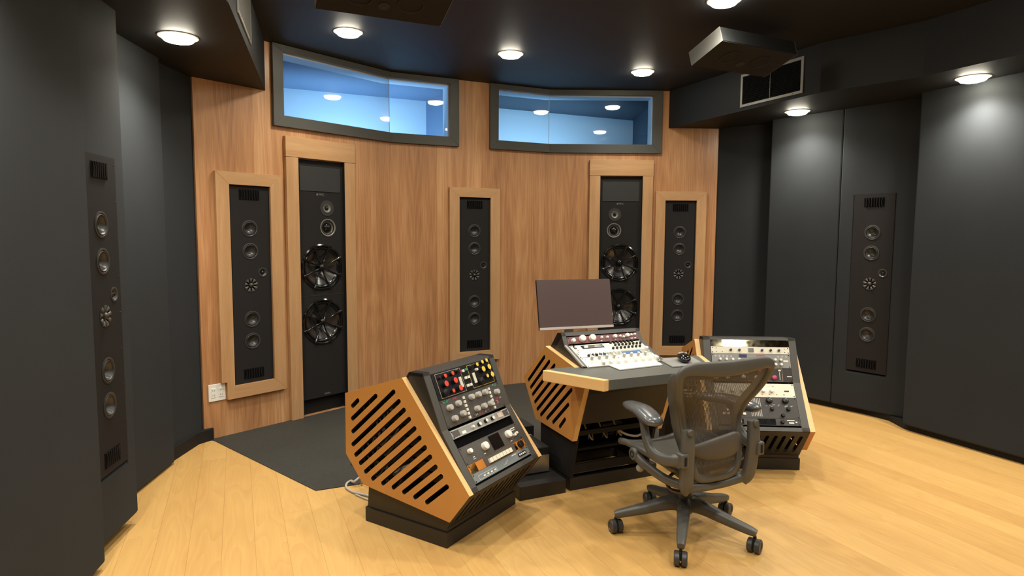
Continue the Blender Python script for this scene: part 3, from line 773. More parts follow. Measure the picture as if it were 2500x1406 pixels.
def outline(x0, x1, z0, z1, mt, w=.004, wz=.012):
    return [('o', x0, x1, z0, z0+wz, mt, 'printed_outline', .0008), ('o', x0, x1, z1-wz, z1, mt, 'printed_outline', .0008), ('o', x0, x0+w, z0, z1, mt, 'printed_outline', .0008), ('o', x1-w, x1, z0, z1, mt, 'printed_outline', .0008)]

HEX = [(-.636, .646), (-.251, .773), (.145, .289), (.032, .141), (-.517, .198), (-.637, .333)]
SLOTS = [(-.583,.588,-.546,.621),(-.585,.523,-.422,.662),(-.584,.457,-.304,.699),(-.585,.39,-.271,.658),(-.566,.34,-.239,.621),(-.534,.304,-.207,.582),(-.499,.267,-.174,.543),(-.45,.242,-.143,.504),(-.382,.233,-.111,.464),(-.313,.228,-.08,.426),(-.245,.22,-.048,.385),(-.175,.212,-.016,.347),(-.102,.205,.017,.306)]
DHEX = [(-.252, .792), (.104, .728), (.212, .70), (.202, .646), (.079, .316), (-.374, .322), (-.546, .548)]
DSLOTS = [(-.474,.542,-.265,.725),(-.442,.502,-.202,.710),(-.415,.463,-.138,.700),(-.383,.424,-.075,.685),(-.349,.387,-.012,.672),(-.302,.364,.040,.655),(-.222,.364,.060,.601),(-.146,.362,.027,.510),(-.065,.359,-.008,.417)]
def side_panels(t, hexa, slots, xs, thick=.030, r=.0112, dark_low=False):
    for x in xs:
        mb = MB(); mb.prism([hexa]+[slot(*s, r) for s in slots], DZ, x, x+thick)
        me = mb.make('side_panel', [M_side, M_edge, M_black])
        for p in me.polygons:      # front edges show the edge band, its colour paled for light from above
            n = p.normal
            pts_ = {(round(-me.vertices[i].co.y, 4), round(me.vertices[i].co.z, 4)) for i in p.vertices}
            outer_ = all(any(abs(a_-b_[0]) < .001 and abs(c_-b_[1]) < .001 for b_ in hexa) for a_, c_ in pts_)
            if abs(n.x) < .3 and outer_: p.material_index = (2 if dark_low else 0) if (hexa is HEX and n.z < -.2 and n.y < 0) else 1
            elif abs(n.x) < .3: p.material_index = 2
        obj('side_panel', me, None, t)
def side_console(x, y, yaw, label, units, seedn):
    t = thing('rack_console', label, 'console', (x, y, 0), yaw, 'wood-sided rack consoles flanking the desk')
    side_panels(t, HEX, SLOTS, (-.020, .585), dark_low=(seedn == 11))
    x0, x1 = .0105, .5845
    # plinth
    obj('plinth', MB().box(0, .59, 0, .525, 0, .074), M_black, t, bevel=.002)
    up = MB(); up.prism([[(-.006, .0745), (-.006, .092), (.022, .139), (-.505, .19), (-.515, .0745)]], DZ, .008, .582); obj('base_box', up, M_black, t)
    # shell: thin slabs in profile
    C_, K_, U_ = (.138, .286), (-.040, .541), (-.152, .800)
    sh = MB()
    fr = .030      # face frame width
    # frame stiles follow the kinked face
    for a, b in ((x0, x0+.043), (x1-.043, x1)):
        sh.prism([[C_, K_, U_, (-.235, .797), (-.262, .757), (.095, .262)]], DZ, a, b)
    def slab(p, q, tk, name=None):
        d = Vector((q[0]-p[0], q[1]-p[1])).normalized(); n = Vector((-d.y, d.x))*tk
        sh.prism([[p, q, (q[0]+n.x, q[1]+n.y), (p[0]+n.x, p[1]+n.y)]], DZ, x0, x1)
    sh.prism([[(-.145, .784), (-.152, .800), (-.235, .797), (-.262, .757), (-.252, .752), (-.228, .780)]], DZ, x0, x1)   # top rail
    sh.prism([[(.138, .286), (.127, .302), (.095, .282), (.105, .262)]], DZ, x0, x1)                                  # bottom rail
    sh.prism([[(-.250, .770), (-.634, .643), (-.634, .628), (-.250, .752)]], DZ, x0, x1)                              # top cover
    sh.prism([[(-.634, .643), (-.634, .335), (-.620, .335), (-.620, .640)]], DZ, x0, x1)                              # back cover
    sh.prism([[(-.634, .335), (-.515, .20), (-.500, .21), (-.620, .345)]], DZ, x0, x1)
    obj('cabinet', sh, M_rackf if False else M_black, t)
    ff = MB()
    for a, b in ((x0, x0+.0435), (x1-.0435, x1)):
        for P, Q in ((C_, K_), (K_, U_)):
            d = Vector((Q[0]-P[0], Q[1]-P[1])).normalized(); n = Vector((d.y, -d.x))*.004
            ff.prism([[P, Q, (Q[0]+n.x, Q[1]+n.y), (P[0]+n.x, P[1]+n.y)]], DZ, a, b)
    d = Vector((U_[0]-K_[0], U_[1]-K_[1])).normalized(); n = Vector((d.y, -d.x))*.004
    P = (U_[0]-d.x*.017, U_[1]-d.y*.017); ff.prism([[P, U_, (U_[0]+n.x, U_[1]+n.y), (P[0]+n.x, P[1]+n.y)]], DZ, x0, x1)
    d = Vector((K_[0]-C_[0], K_[1]-C_[1])).normalized(); n = Vector((d.y, -d.x))*.004
    P = (C_[0]+d.x*.024, C_[1]+d.y*.024); ff.prism([[C_, P, (P[0]+n.x, P[1]+n.y), (C_[0]+n.x, C_[1]+n.y)]], DZ, x0, x1)
    obj('rack_frame', ff, M_rackf, t)
    # front grille: slanted board with leaning slots, between C and the plinth
    g0 = Vector((.138, .284)); g1 = Vector((-.004, .093)); ln = (g0-g1).length; dd = (g0-g1).normalized(); nn = Vector((-dd.y, dd.x))
    def G(a, b, tt): q = g1+dd*b+nn*tt; return (a, -q.x, q.y)
    holes = []
    for i in range(11):
        cx = .045+i*.0495; holes.append(slot(cx-.004, .048, cx+.008, ln-.052, .0108, 5))
    gm = MB(); gm.prism([rect(x0, x1, 0, ln)]+holes, G, 0, .012); obj('front_grille', gm, M_black, t)
    # equipment bodies seen through the slots
    ch = MB(); rr = random.Random(seedn)
    for i in range(9):
        z = .27+i*.05; fd = .145-(z-.289)*.81-.05
        if z+.04 < .72: ch.box(.06, .54, -fd+.02, min(-fd+.30+rr.random()*.08, .60 if z < .56 else .50 if z < .62 else .32), z, z+.040)
    obj('equipment_chassis', ch, M_gpanel, t)
    cb = MB()
    for i in range(16):
        zz = .24+.4*rr.random(); x_ = .03+.02*rr.random(); d0 = .30+.2*rr.random()
        cb.sweep([(x_, d0, zz), (x_+.01, d0+.06, zz-.06), (x_, d0+.10, zz-.02), (x_+.02, d0+.13, zz-.12)], [.004]*4, seg=6, sub=3)
    cb.v = [v if True else v for v in cb.v]
    obj('internal_cables', cb, M_cable, t)
    # rack units
    gx = (x0+x1)/2-GW/2
    ti_l = math.degrees(math.atan2(.178, .255)); ti_u = math.degrees(math.atan2(.112, .259))
    dl, du = .034, .002
    for seg, n_u, mat, items, lab in units:
        if seg == 'L':
            rack_unit(t, gx, -.138, .286, ti_l, dl, n_u, mat, items, lab) if mat else None
            dl += n_u*U
        else:
            rack_unit(t, gx, .040, .541, ti_u, du, n_u, mat, items, lab) if mat else None
            du += n_u*U
    # dark rear of open slots
    obj('rack_interior', MB().box(gx-.002, gx+GW+.002, 0, .012, 0, 6*U+.004), M_void, t, loc=(0, -.138+.024*math.sin(R(ti_l))+.012, .286+.024*math.cos(R(ti_l))), rot=(-R(ti_l), 0, 0))
    obj('rack_interior', MB().box(gx-.002, gx+GW+.002, 0, .012, 0, 6*U), M_void, t, loc=(0, .040+.008, .541), rot=(-R(ti_u), 0, 0))
    return t

# --- left console equipment (bottom to top)
def colour_bits(x0, x1, z0, z1, n, mats, w=.012, h=.05, seed=1):
    r = random.Random(seed); return [B_(x0+(x1-x0)*r.random(), z0+(z1-z0)*r.random(), w, h, r.choice(mats), 'indicator', .0015) for _ in range(n)]
L_grey1 = [B_(.86, .48, .15, .42, M_blackm, 'button_strip', .002)]+[B_(.81+.033*i, .48, .02, .2, M_knobw, 'button', .004) for i in range(4)]+outline(.08, .38, .14, .62, M_knobw, .002, .03)+[B_(.17+.06*i, .36, .03, .16, M_knobw, 'printed_mark', .0008) for i in range(4)]+[B_(.72, .8, .08, .1, M_knobw, 'printed_mark', .0008)]
L_grey1 += [B_(.53+.012*i, .3+.07*i, .05-.006*i, .05, M_spanel, 'printed_mark', .0008) for i in range(6)]
L_orange = [('b', .25, .80, .02, .98, M_gpanel, 'centre_panel', .001), ('b', .02, .12, .03, .97, M_gold, 'valve_window', .001), ('b', .80, .84, .1, .9, M_gold, 'valve_window', .001)]+[B_(.34+.058*i, .42, .05, .50, M_cream, 'button', .012) for i in range(7)]+[('kdk', .90, .5, 30)]
L_white = [('wbig', .36, .52), ('wbig', .79, .56), ('wmed', .12, .62), ('wsm', .93, .42), ('wsm', .885, .36), ('b', .475, .66, .08, .92, M_gloss, 'display', .002), ('b', .87, .955, .74, .80, M_knobw, 'printed_mark', .001), ('b', .87, .94, .64, .68, M_knobw, 'printed_mark', .001), B_(.15, .26, .025, .05, M_knobw, 'printed_mark', .001), B_(.15, .16, .04, .03, M_knobw, 'printed_mark', .001), B_(.32, .16, .03, .04, M_knobw, 'printed_mark', .001), B_(.80, .14, .03, .04, M_knobw, 'printed_mark', .001)]
L_sl = [('kw', .44, .45, 20), ('kw', .56, .5, 0), ('kw', .68, .5, -20), ('b', .79, .87, .25, .80, M_line, 'meter', .002), ('b', .90, .985, .12, .88, M_gpanel, 'side_plate', .001), ('b', .02, .12, .15, .85, M_gpanel, 'side_plate', .001), B_(.18, .3, .06, .3, M_white, 'button', .004), ('wsm', .33, .45)]+outline(.02, .74, .08, .92, M_knobw, .002, .03)+outline(.88, .99, .08, .92, M_knobw, .002, .03)
L_eq = [('gbig', .10, .68), ('gbig', .24, .72), ('gbig', .12, .26), ('gbig', .26, .32)]+[('gbig', .47+.12*i, .78-.0*i) for i in range(3)]+[('gbig', .50+.12*i, .30) for i in range(3)]+[('gbig', .91, .64)]
L_eq += [B_(.355, .10+.15*i, .028, .10, M_knobw, 'button', .007) for i in range(6)]+[B_(.80, .10+.15*i, .028, .10, M_knobw, 'button', .007) for i in range(6)]
L_eq += colour_bits(.04, .14, .88, .96, 7, [M_green], seed=2)+colour_bits(.17, .25, .90, .96, 5, [M_red, M_pink], seed=3)+colour_bits(.86, .97, .20, .42, 12, [M_red, M_knobg, M_pink], seed=4)+colour_bits(.86, .97, .84, .96, 7, [M_green, M_knobg], seed=5)+colour_bits(.40, .76, .05, .12, 10, [M_navy, M_pink, M_knobg], seed=6)
L_top = outline(.05, .45, .05, .95, M_line, .003, .012)+outline(.57, .96, .05, .95, M_yel, .003, .010)
L_top += [('redsm', .17, .80), ('redsm', .29, .82), ('red', .14, .52), ('red', .29, .54), ('redsm', .22, .20), ('red', .33, .22), ('kmed', .39, .85), ('kdk', .11, .22), ('ksm', .10, .78)]
L_top += [('yelsm', .72, .88), ('yelsm', .82, .92), ('yelsm', .90, .94), ('yel', .79, .64), ('yel', .90, .66), ('yelsm', .83, .34), ('yel', .91, .34), ('kmed', .63, .86), ('kdk', .72, .22), ('wsm', .70, .70)]
L_top += [('b', .385, .425, .22, .62, M_cream, 'vu_meter', .003), ('b', .62, .66, .22, .62, M_cream, 'vu_meter', .003)]
L_top += [B_(.485, .80, .035, .10, M_knobw, 'button', .006), B_(.455, .80, .02, .09, M_pink, 'button', .006), B_(.54, .82, .03, .08, M_green, 'button', .005)]+[B_(.49+.052*i, .52, .034, .10, M_knobw, 'button', .006) for i in range(2)]+[B_(.49+.052*i, .22, .034, .10, M_knobw, 'button', .006) for i in range(2)]
L_units = [('L', 1, M_bgpanel, L_grey1, 'blue-grey panel with four small buttons'), ('L', 1, M_orange, L_orange, 'orange panel with a row of cream buttons'), ('L', 2, M_gpanel, L_white, 'grey panel with two large white knobs and a black screen'), ('L', 1, None, (), None), ('L', 1, M_lgpanel, L_sl, 'silver-grey panel with three black knobs'),
           ('U', 3, M_gpanel, L_eq, 'dark grey panel crowded with grey knobs'), ('U', 3, M_knobk, L_top, 'black panel with red knobs left and yellow knobs right')]
side_console(-.293, 2.81, R(57.27), 'wood-sided rack console at front left with red and yellow knobs', L_units, 11)

R_bot = [('b', .20, .31, .15, .85, M_gloss, 'button_frame', .001), ('b', .225, .285, .3, .7, M_lgpanel, 'button', .003), B_(.42, .5, .045, .42, M_knobw, 'button', .005), ('b', .48, .70, .08, .92, M_gloss, 'display', .002), ('ksm', .78, .5), ('kmed', .78, .5), ('b', .84, .93, .68, .80, M_knobw, 'printed_mark', .001), ('b', .86, .92, .3, .5, M_knobw, 'printed_mark', .001), B_(.95, .5, .02, .2, M_knobw, 'printed_mark', .001)]
R_mix = [B_(.08+.05*i, .18, .035, .10, M_knobw, 'button', .006) for i in range(6)]+[B_(.13+.05*i, .36, .035, .10, M_knobw, 'button', .006) for i in range(5)]+[B_(.37, .46+.19*i, .035, .12, M_knobw, 'button', .006) for i in range(3)]
R_mix += [('b', .42+.02*i, .428+.02*i, .08, .95, M_knobg, 'fader_track', .001) for i in range(7)]+[('kbig', .66, .84, 150), ('kbig', .86, .84, 150), ('kmed', .68, .44, 20), ('kmed', .88, .44, -10), ('kmed', .80, .14, -130)]
R_mix += colour_bits(.60, .95, .55, .65, 14, [M_knobg], .02, .02, 9)
R_wh = [('wmed', .50+.105*i, .46) for i in range(3)]+[('wmed', .10+.12*i, .46) for i in range(3)]+[B_(.90, .46, .06, .08, M_knobk, 'logo_oval', .0015)]+[B_(.50+.09*i, .2, .014, .05, M_orange, 'indicator', .002) for i in range(5)]+[B_(.74, .82, .02, .05, M_knobg, 'indicator', .002)]
R_blk = [('pink', .60, .70), ('pink', .77, .30), ('wmed', .54, .30), ('pink', .25, .66), ('wmed', .18, .3), ('wmed', .38, .34), ('b', .84, .85, .15, .85, M_knobg, 'fader_track', .001), B_(.845, .82, .03, .10, M_knobw, 'button', .006), B_(.965, .4, .06, .05, M_knobw, 'printed_mark', .001)]+outline(.44, .66, .06, .95, M_line, .003, .015)+outline(.68, .88, .06, .95, M_line, .003, .015)
R_gr = [B_(.05+.05*i+(.55 if i > 4 else 0), .80, .02, .05, M_knobw, 'printed_mark', .001) for i in range(8)]+[('wtall', .10+.08*i, .55) for i in range(4)]+[('wtall', .10+.08*i, .22) for i in range(4)]+[('wtall', .80, .56), ('wtall', .87, .56), ('wtall', .80, .22), ('wtall', .87, .22), ('b', .35, .45, .72, .95, M_navy, 'logo_plate', .0015), ('b', .57, .68, .86, .93, M_red, 'printed_mark', .001), B_(.94, .5, .06, .12, M_knobw, 'label_plate', .001)]
R_w1 = [('ksm', .25, .5), ('navy', .36, .5), ('b', .475, .545, .2, .8, M_lcd, 'display', .002), ('navy', .65, .5), ('ksm', .76, .5), ('navy', .865, .5)]+[B_(.065, .76, .01, .1, M_knobk, 'indicator', .001), B_(.065, .22, .01, .1, M_knobk, 'indicator', .001), B_(.14, .22, .01, .1, M_knobk, 'indicator', .001), B_(.94, .7, .01, .1, M_orange, 'indicator', .001), B_(.94, .24, .01, .1, M_knobk, 'indicator', .001)]
R_units = [('L', 1, M_dpanel, R_bot, 'black panel with display window'), ('L', 3, M_dpanel, R_mix, 'dark panel with white buttons and black pointer knobs'), ('L', 2, M_cream, R_wh, 'cream panel with white knobs'),
           ('U', 2, M_dpanel, R_blk, 'dark panel with pink knobs'), ('U', 2, M_lgpanel, R_gr, 'grey panel with pale knobs'), ('U', 1, M_cream, R_w1, 'cream panel with small dark knobs'), ('U', 1, M_gold, (), 'mirror-finish panel')]
side_console(1.202, 3.855, R(-3.4), 'wood-sided rack console at the right, partly behind the chair', R_units, 23)

# --- mixing desk in the centre
DX, DY, DA = .335, 3.481, R(24.5)
desk = thing('mixing_desk', 'wood-sided mixing desk with grey desktop in the middle of the room', 'desk', (DX, DY, 0), DA)
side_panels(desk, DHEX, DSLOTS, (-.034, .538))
DT0, DT1 = .676, .730
top = MB(); top.prism([[(-.192, -.104), (-.022, -.412), (.648, -.412), (.818, -.104), (.818, -.06), (-.192, -.06)]], XY, DT0, DT1); obj('desktop', top, M_desk, desk, bevel=.006)
for sgn in (0, 1):
    P = [(-.226, -.085), (-.192, -.085), (-.022, -.410), (-.054, -.414)]
    if sgn: P = [(.626-a, b) for a, b in P]
    mb = MB(); mb.prism([P], XY, DT0-.004, DT1+.001); obj('desktop_edge', mb, M_edge, desk, bevel=.004)
    P = [(-.054, -.414), (-.012, -.414), (-.022, -.395), (-.05, -.395)]
obj('modesty_panel', MB().prism([[(.200, .672), (.188, .60), (.125, .42), (.110, .425), (.17, .60), (.185, .672)]], DZ, -.004, .538), M_black, desk)
cab = MB()
cab.prism([[(-.252, .786), (-.540, .548), (-.53, .536), (-.245, .770)]], DZ, -.004, .538)
cab.prism([[(-.25, .786), (.09, .726), (.09, .708), (-.25, .768)]], DZ, -.004, .538)
cab.prism([[(-.543, .546), (-.376, .325), (-.36, .33), (-.53, .546)]], DZ, -.004, .538)
obj('cabinet', cab, M_black, desk)
for a in (-.004, .518):
    leg = MB(); leg.prism([[(.066, .318), (.004, .075), (-.36, .075), (-.36, .33)]], DZ, a, a+.02); obj('leg_board', leg, M_blackm, desk)
obj('equipment_body', MB().prism([[(-.235, .755), (.07, .700), (.06, .60), (.02, .42), (-.33, .42), (-.50, .55)]], DZ, .030, .500), M_blackm, desk)
obj('rear_board', MB().box(.016, .518, .34, .355, .075, .60), M_blackm, desk)
obj('crossbar', MB().box(.016, .518, -.050, -.030, .330, .358), M_blackm, desk)
obj('crossbar', MB().box(.016, .518, -.004, .012, .10, .15), M_blackm, desk)
obj('plinth', MB().prism([rect(0, .60, 0, .42), rect(.04, .56, .05, .38)], XY, 0, .074), M_black, desk, bevel=.002)
shelf = MB(); shelf.box(.016, .518, .06, .34, .20, .215); obj('lower_shelf', shelf, M_blackm, desk)
# rack head on the desk
hx0, hx1 = -.004, .532; hC, hK, hU = (.125, .734), (-.078, .815), (-.123, .885)
hd = MB()
for a, b in ((hx0, hx0+.027), (hx1-.027, hx1)):
    hd.prism([[hC, hK, hU, (-.160, .883), (-.235, .80), (-.25, .775), (.10, .717)]], DZ, a, b)
hd.prism([[(-.112, .868), hU, (-.160, .883), (-.235, .80), (-.25, .775), (-.19, .78)]], DZ, hx0, hx1)
obj('rack_head', hd, M_black, desk)
hf = MB()
for a, b in ((hx0, hx0+.0262), (hx1-.0262, hx1)):
    for P, Q in ((hC, hK), (hK, hU)):
        d = Vector((Q[0]-P[0], Q[1]-P[1])).normalized(); n = Vector((d.y, -d.x))*.004
        hf.prism([[P, Q, (Q[0]+n.x, Q[1]+n.y), (P[0]+n.x, P[1]+n.y)]], DZ, a, b)
d = Vector((hU[0]-hK[0], hU[1]-hK[1])).normalized(); n = Vector((d.y, -d.x))*.004; P = (hU[0]-d.x*.022, hU[1]-d.y*.022)
hf.prism([[P, hU, (hU[0]+n.x, hU[1]+n.y), (P[0]+n.x, P[1]+n.y)]], DZ, hx0, hx1)
obj('rack_frame', hf, M_rackf, desk)
d = Vector((hK[0]-hC[0], hK[1]-hC[1])).normalized(); n = Vector((d.y, -d.x))*.010; rl = MB()
rl.prism([[hC, hK, (hK[0]+n.x, hK[1]+n.y), (hC[0]+n.x, hC[1]+n.y)]], DZ, hx0-.001, hx0+.009); obj('head_rail', rl, M_rail, desk)
gx = (hx0+hx1)/2-GW/2
D_wh1 = [('wtall', .13+.10*i+(.04 if i > 3 else 0), .78) for i in range(8)]+[('wmed', .22+.10*i+(.04 if i > 3 else 0), .18) for i in range(8)]+[('wsm', .24+.10*i+(.04 if i > 3 else 0), .46) for i in (0, 1, 4, 5)]+[('wmed', .955, .30)]
D_wh1 += [B_(.05, .8, .012, .05, M_knobg, 'indicator', .002), B_(.49, .72, .010, .05, M_green, 'indicator', .002), B_(.92, .82, .012, .05, M_knobg, 'indicator', .002), B_(.10, .42, .02, .04, M_knobg, 'printed_mark', .001)]
D_sil = [('b', .60, .86, .12, .70, M_blue, 'blue_plate', .002), ('b', .02, .10, .1, .8, M_spanel, 'side_plate', .001), ('wmed', .96, .75)]+[('ksm', .13+.055*i, .35) for i in range(3)]+[('mix', .24+.055*i, .45) for i in range(3)]+[('wsm', .40+.05*i, .5) for i in range(4)]+colour_bits(.15, .58, .5, .9, 10, [M_knobk, M_navy, M_knobg, M_orange], .010, .12, 12)
D_disp = [('b', .14, .44, .52, .88, M_blackm, 'display', .002), ('b', .165, .43, .57, .83, M_lcd, 'display_glass', .003), ('b', .035, .06, .58, .90, M_knobk, 'switch', .006), B_(.06, .36, .03, .08, M_red, 'indicator', .0012), B_(.045, .15, .02, .06, M_green, 'indicator', .0012)]
D_disp += [('ksm', .565+.052*i, .92) for i in range(8)][:7]+[('ksm', .60+.052*i, .62) for i in range(8)][:8]+[('navy' if i == 1 else 'ksm', .53+.055*i, .26) for i in range(8)]
D_pur = [('wmed', .07, .42), ('wbig', .20, .62), ('gbig', .32, .55), ('wbig', .34, .62), ('wsm', .47, .60), ('wsm', .55, .58), ('wmed', .66, .60), ('wsm', .735, .58), ('wmed', .84, .62), ('wsm', .90, .66), ('wsm', .78, .45), ('wsm', .955, .72)]+[B_(.46, .14, .02, .12, M_knobw, 'button', .003), B_(.66, .18, .02, .12, M_knobw, 'button', .003), B_(.90, .2, .035, .15, M_knobw, 'button', .003), B_(.95, .2, .03, .15, M_knobw, 'button', .003)]
D_pur = [i for i in D_pur if i[:2] != ('gbig', .32)]
tl = math.degrees(math.atan2(hC[0]-hK[0], hK[1]-hC[1])); tu = math.degrees(math.atan2(hK[0]-hU[0], hU[1]-hK[1]))
rack_unit(desk, gx, -hC[0], hC[1], tl, -.008, 2, M_cream, D_wh1, 'cream panel with two rows of white knobs')
rack_unit(desk, gx, -hC[0], hC[1], tl, -.008+2*U, 1, M_spanel, D_sil, 'silver panel with a blue plate')
rack_unit(desk, gx, -hC[0], hC[1], tl, -.008+3*U, 2, M_cream, D_disp, 'cream panel with grey display and rows of black knobs')
rack_unit(desk, gx, -hK[0], hK[1], tu, .010, 1, M_ppanel, D_pur, 'plum panel with large white knobs')
obj('rack_interior', MB().box(gx, gx+GW, 0, .01, 0, .225), M_void, desk, loc=(0, -hC[0]+.010, hC[1]-.004), rot=(-R(tl), 0, 0))
obj('rack_interior', MB().box(gx, gx+GW, 0, .01, 0, .06), M_void, desk, loc=(0, -hK[0]+.012, hK[1]), rot=(-R(tu), 0, 0))
# ---------- things on the desk
def dpt(u, d, z):
    return (DX+u*math.cos(DA)+d*math.sin(DA), DY+u*math.sin(DA)-d*math.cos(DA), z)
kb = MB(); kb.prism([[(.158, -.130), (.148, -.256), (.440, -.238), (.487, -.090)]], XY, 0, .007)
tag(obj('slim_board', kb, M_white, loc=(DX, DY, DT1+.0015), rot=(0, 0, DA), bevel=.002), 'blank white slab lying on the desktop in front of the knobs', 'keyboard')
t = thing('desk_pad', 'thin glossy grey pad under the mouse', 'pad', (DX, DY, DT1+.0012), DA)
pd = MB(); pd.prism([[(.525, -.075), (.456, -.305), (.668, -.312), (.74, -.13)]], XY, 0, .006); obj('pad_sheet', pd, M_lgpanel, t, bevel=.001)
pr = MB(); pr.prism([[(.530, -.10), (.50, -.17), (.56, -.18), (.575, -.105)]], XY, .0061, .0066); obj('printed_patch', pr, M_pink if False else M_rail, t)
t = thing('computer_mouse', 'black trackball mouse with pale buttons on the grey pad', 'mouse', dpt(.605, .215, DT1+.0085), DA+R(62))
mb = MB(); mb.sweep([(-.062, 0, .008), (-.05, 0, .016), (-.02, 0, .021), (.02, 0, .022), (.05, 0, .018), (.064, 0, .009)], [(.012, .008), (.027, .0155), (.034, .0205), (.036, .0215), (.03, .0175), (.012, .008)], seg=20, sub=4); obj('shell', mb, M_gloss, t, smooth=60)
for x, y in ((.03, .016), (.03, -.016), (.046, 0)):
    b = MB(); b.lathe([(.009, .036), (.008, .044), (0, .045)], 16, (x, y, 0), axis='Z'); obj('button', b, M_knobg, t, smooth=50)
# monitor
t = thing('computer_monitor', 'blank dark widescreen monitor with pale lower bezel behind the desk rack', 'monitor', (.179, 4.008, 0.0), R(19.6))
md = bpy.data.objects.new('monitor_head', None)
tl_ = R(-12.2)
def mon(name, mb, mat, bevel=0): return obj(name, mb, mat, t, bevel=bevel, loc=(0, 0, .837), rot=(tl_, 0, 0))
MW, MH = .530, .326
mon('casing', MB().box(0, MW, .001, .020, 0, MH), M_blackm, .003)
mon('screen', MB().box(.001, MW-.001, -.003, .001, .016, MH-.001), M_screen)
mon('chin', MB().box(0, MW, -.005, .001, 0, .016), M_chin, .001)
mon('back_hump', MB().box(MW/2-.12, MW/2+.12, .020, .045, .06, .24), M_blackm, .01)
obj('stand_arm', MB().box(MW/2-.03, MW/2+.03, .05, .13, .93, .96), M_chin, t, bevel=.003)
obj('stand_neck', MB().box(MW/2-.035, MW/2+.035, .13, .145, .012, .98), M_chin, t, bevel=.003)
obj('stand_foot', MB().box(MW/2-.12, MW/2+.12, .09, .30, 0.0042, .016), M_chin, t, bevel=.003)

# ---------- floor boxes and clutter between the consoles
t = thing('floor_pedestal', 'low black plinth on the floor between the left console and the desk', 'plinth', dpt(-.034, .012, 0), DA)
obj('plinth_box', MB().box(-.285, 0, 0, .42, 0, .078), M_black, t, bevel=.002)
t = thing('desktop_computer', 'silver-fronted box computer on the low black plinth', 'computer', dpt(-.065, -.13, .0785), DA)
obj('case', MB().box(-.20, 0, 0, .24, 0.004, .150), M_blackm, t, bevel=.006)
obj('front_panel', MB().box(-.199, -.002, -.006, 0, .006, .105), M_silver, t, bevel=.003)
obj('foot', MB().box(-.19, -.01, .02, .22, 0, .004), M_rubber, t)
t = thing('equipment_case', 'dark case with connectors beside the desk foot', 'case', dpt(-.05, -.42, .0045), DA)
obj('case', MB().box(-.14, .03, 0, .18, .0, .26), M_blackm, t, bevel=.004)
for i in range(6): obj('connector', MB().cyl(.010, (-.12+.024*i, -.003, .18+.02*(i % 2)), (-.12+.024*i, -.022, .18+.02*(i % 2)), 10), [M_knobg, M_cable][i % 2], t, smooth=40)
def cable(name, pts, r, mat, label, cat='cable', group=None):
    mb = MB(); mb.sweep(pts, [r]*len(pts), seg=8, sub=7); return tag(obj(name, mb, mat, smooth=60), label, cat, group)
cable('cable', [(-.80, 3.52, .09), (-.86, 3.55, .055), (-.899, 3.525, .030), (-.93, 3.57, .016), (-.948, 3.547, .008), (-.932, 3.487, .008), (-.881, 3.43, .008), (-.839, 3.407, .008), (-.792, 3.385, .008), (-.72, 3.33, .008)], .007, M_cable, 'pale grey cable looping on the floor behind the left console', group=None)
cable('cable', [(-.86, 3.40, .0055), (-.838, 3.385, .0055), (-.80, 3.352, .0055), (-.76, 3.325, .0055), (-.72, 3.29, .0055)], .005, M_cable, 'thinner pale cable beside the looping cable behind the left console')
cable('cable', [(-1.00, 3.86, .012), (-.93, 3.82, .07), (-.89, 3.76, .05), (-.86, 3.70, .09), (-.80, 3.66, .02)], .006, M_cablek, 'black cable lying on the mat behind the left console')
cable('cable', [dpt(-.18, -.74, .32), dpt(-.185, -.70, .22), dpt(-.18, -.66, .12), dpt(-.17, -.65, .02), dpt(-.14, -.64, .012)], .006, M_rail, 'grey cable hanging behind the desk side panel')
rr = random.Random(5)
for i, (u0, lab, mt_) in enumerate(((.04, 'pale cable drooping under the desk, nearest the left side panel', M_cable), (.14, 'second pale cable drooping under the desk', M_cable), (.24, 'thin grey cable hanging in the middle under the desk', M_rail), (.34, 'white cable bundle strand under the right half of the desk', M_cable))):
    cable('cable', [dpt(u0, -.10, .36), dpt(u0+.01, -.06, .30), dpt(u0+.035, -.05, .26), dpt(u0+.055, -.10, .30), dpt(u0+.075, -.16, .225)], .005, mt_, lab, group='cables hanging under the desk')
cable('cable', [dpt(.30, .012, .33), dpt(.36, .020, .29), dpt(.44, .020, .27), dpt(.50, .010, .29)], .007, M_cable, 'thick white cable under the desk beside the seat')
t = thing('power_adapter', 'grey power box hanging among the cables under the desk', 'adapter', dpt(.34, -.20, .2155), DA)
obj('case', MB().box(0, .15, 0, .10, 0, .075), M_gpanel, t, bevel=.006); obj('plug', MB().box(.05, .09, -.02, 0, .03, .06), M_white, t, bevel=.003)
t = thing('patch_cables', 'tangle of thin blue and white cables between desk and right console', 'cables', dpt(.735, -.02, 0.0))
for i in range(14):
    mb = MB(); z = .05+rr.random()*.42; x = .02+rr.random()*.12; y = -.02+rr.random()*.16
    mb.sweep([(x, y, z+.10), (x+.03, y+.02, z+.03), (x-.02, y+.05, z-.01), (x+.05, y, z+.04)], [.003]*4, seg=6, sub=4)
    obj('strand', mb, [M_cableb, M_cable, M_rail][i % 3], t, smooth=60)
obj('patch_box', MB().box(-.02, .16, .12, .28, 0, .50), M_blackm, t)
for i, z in enumerate((.48, .46, .44)): obj('patch_lead', MB().cyl(.004, (.0, .115, z-.02*0), (.14, .10, z), 8), M_knobw, t)

# ------------------------------------------------------------------ office chair
CH = thing('office_chair', 'grey mesh-backed swivel office chair in front of the mixing desk', 'chair', (.848, 2.992, 0), R(24))
def V(u, d, z): return (u, -d, z)
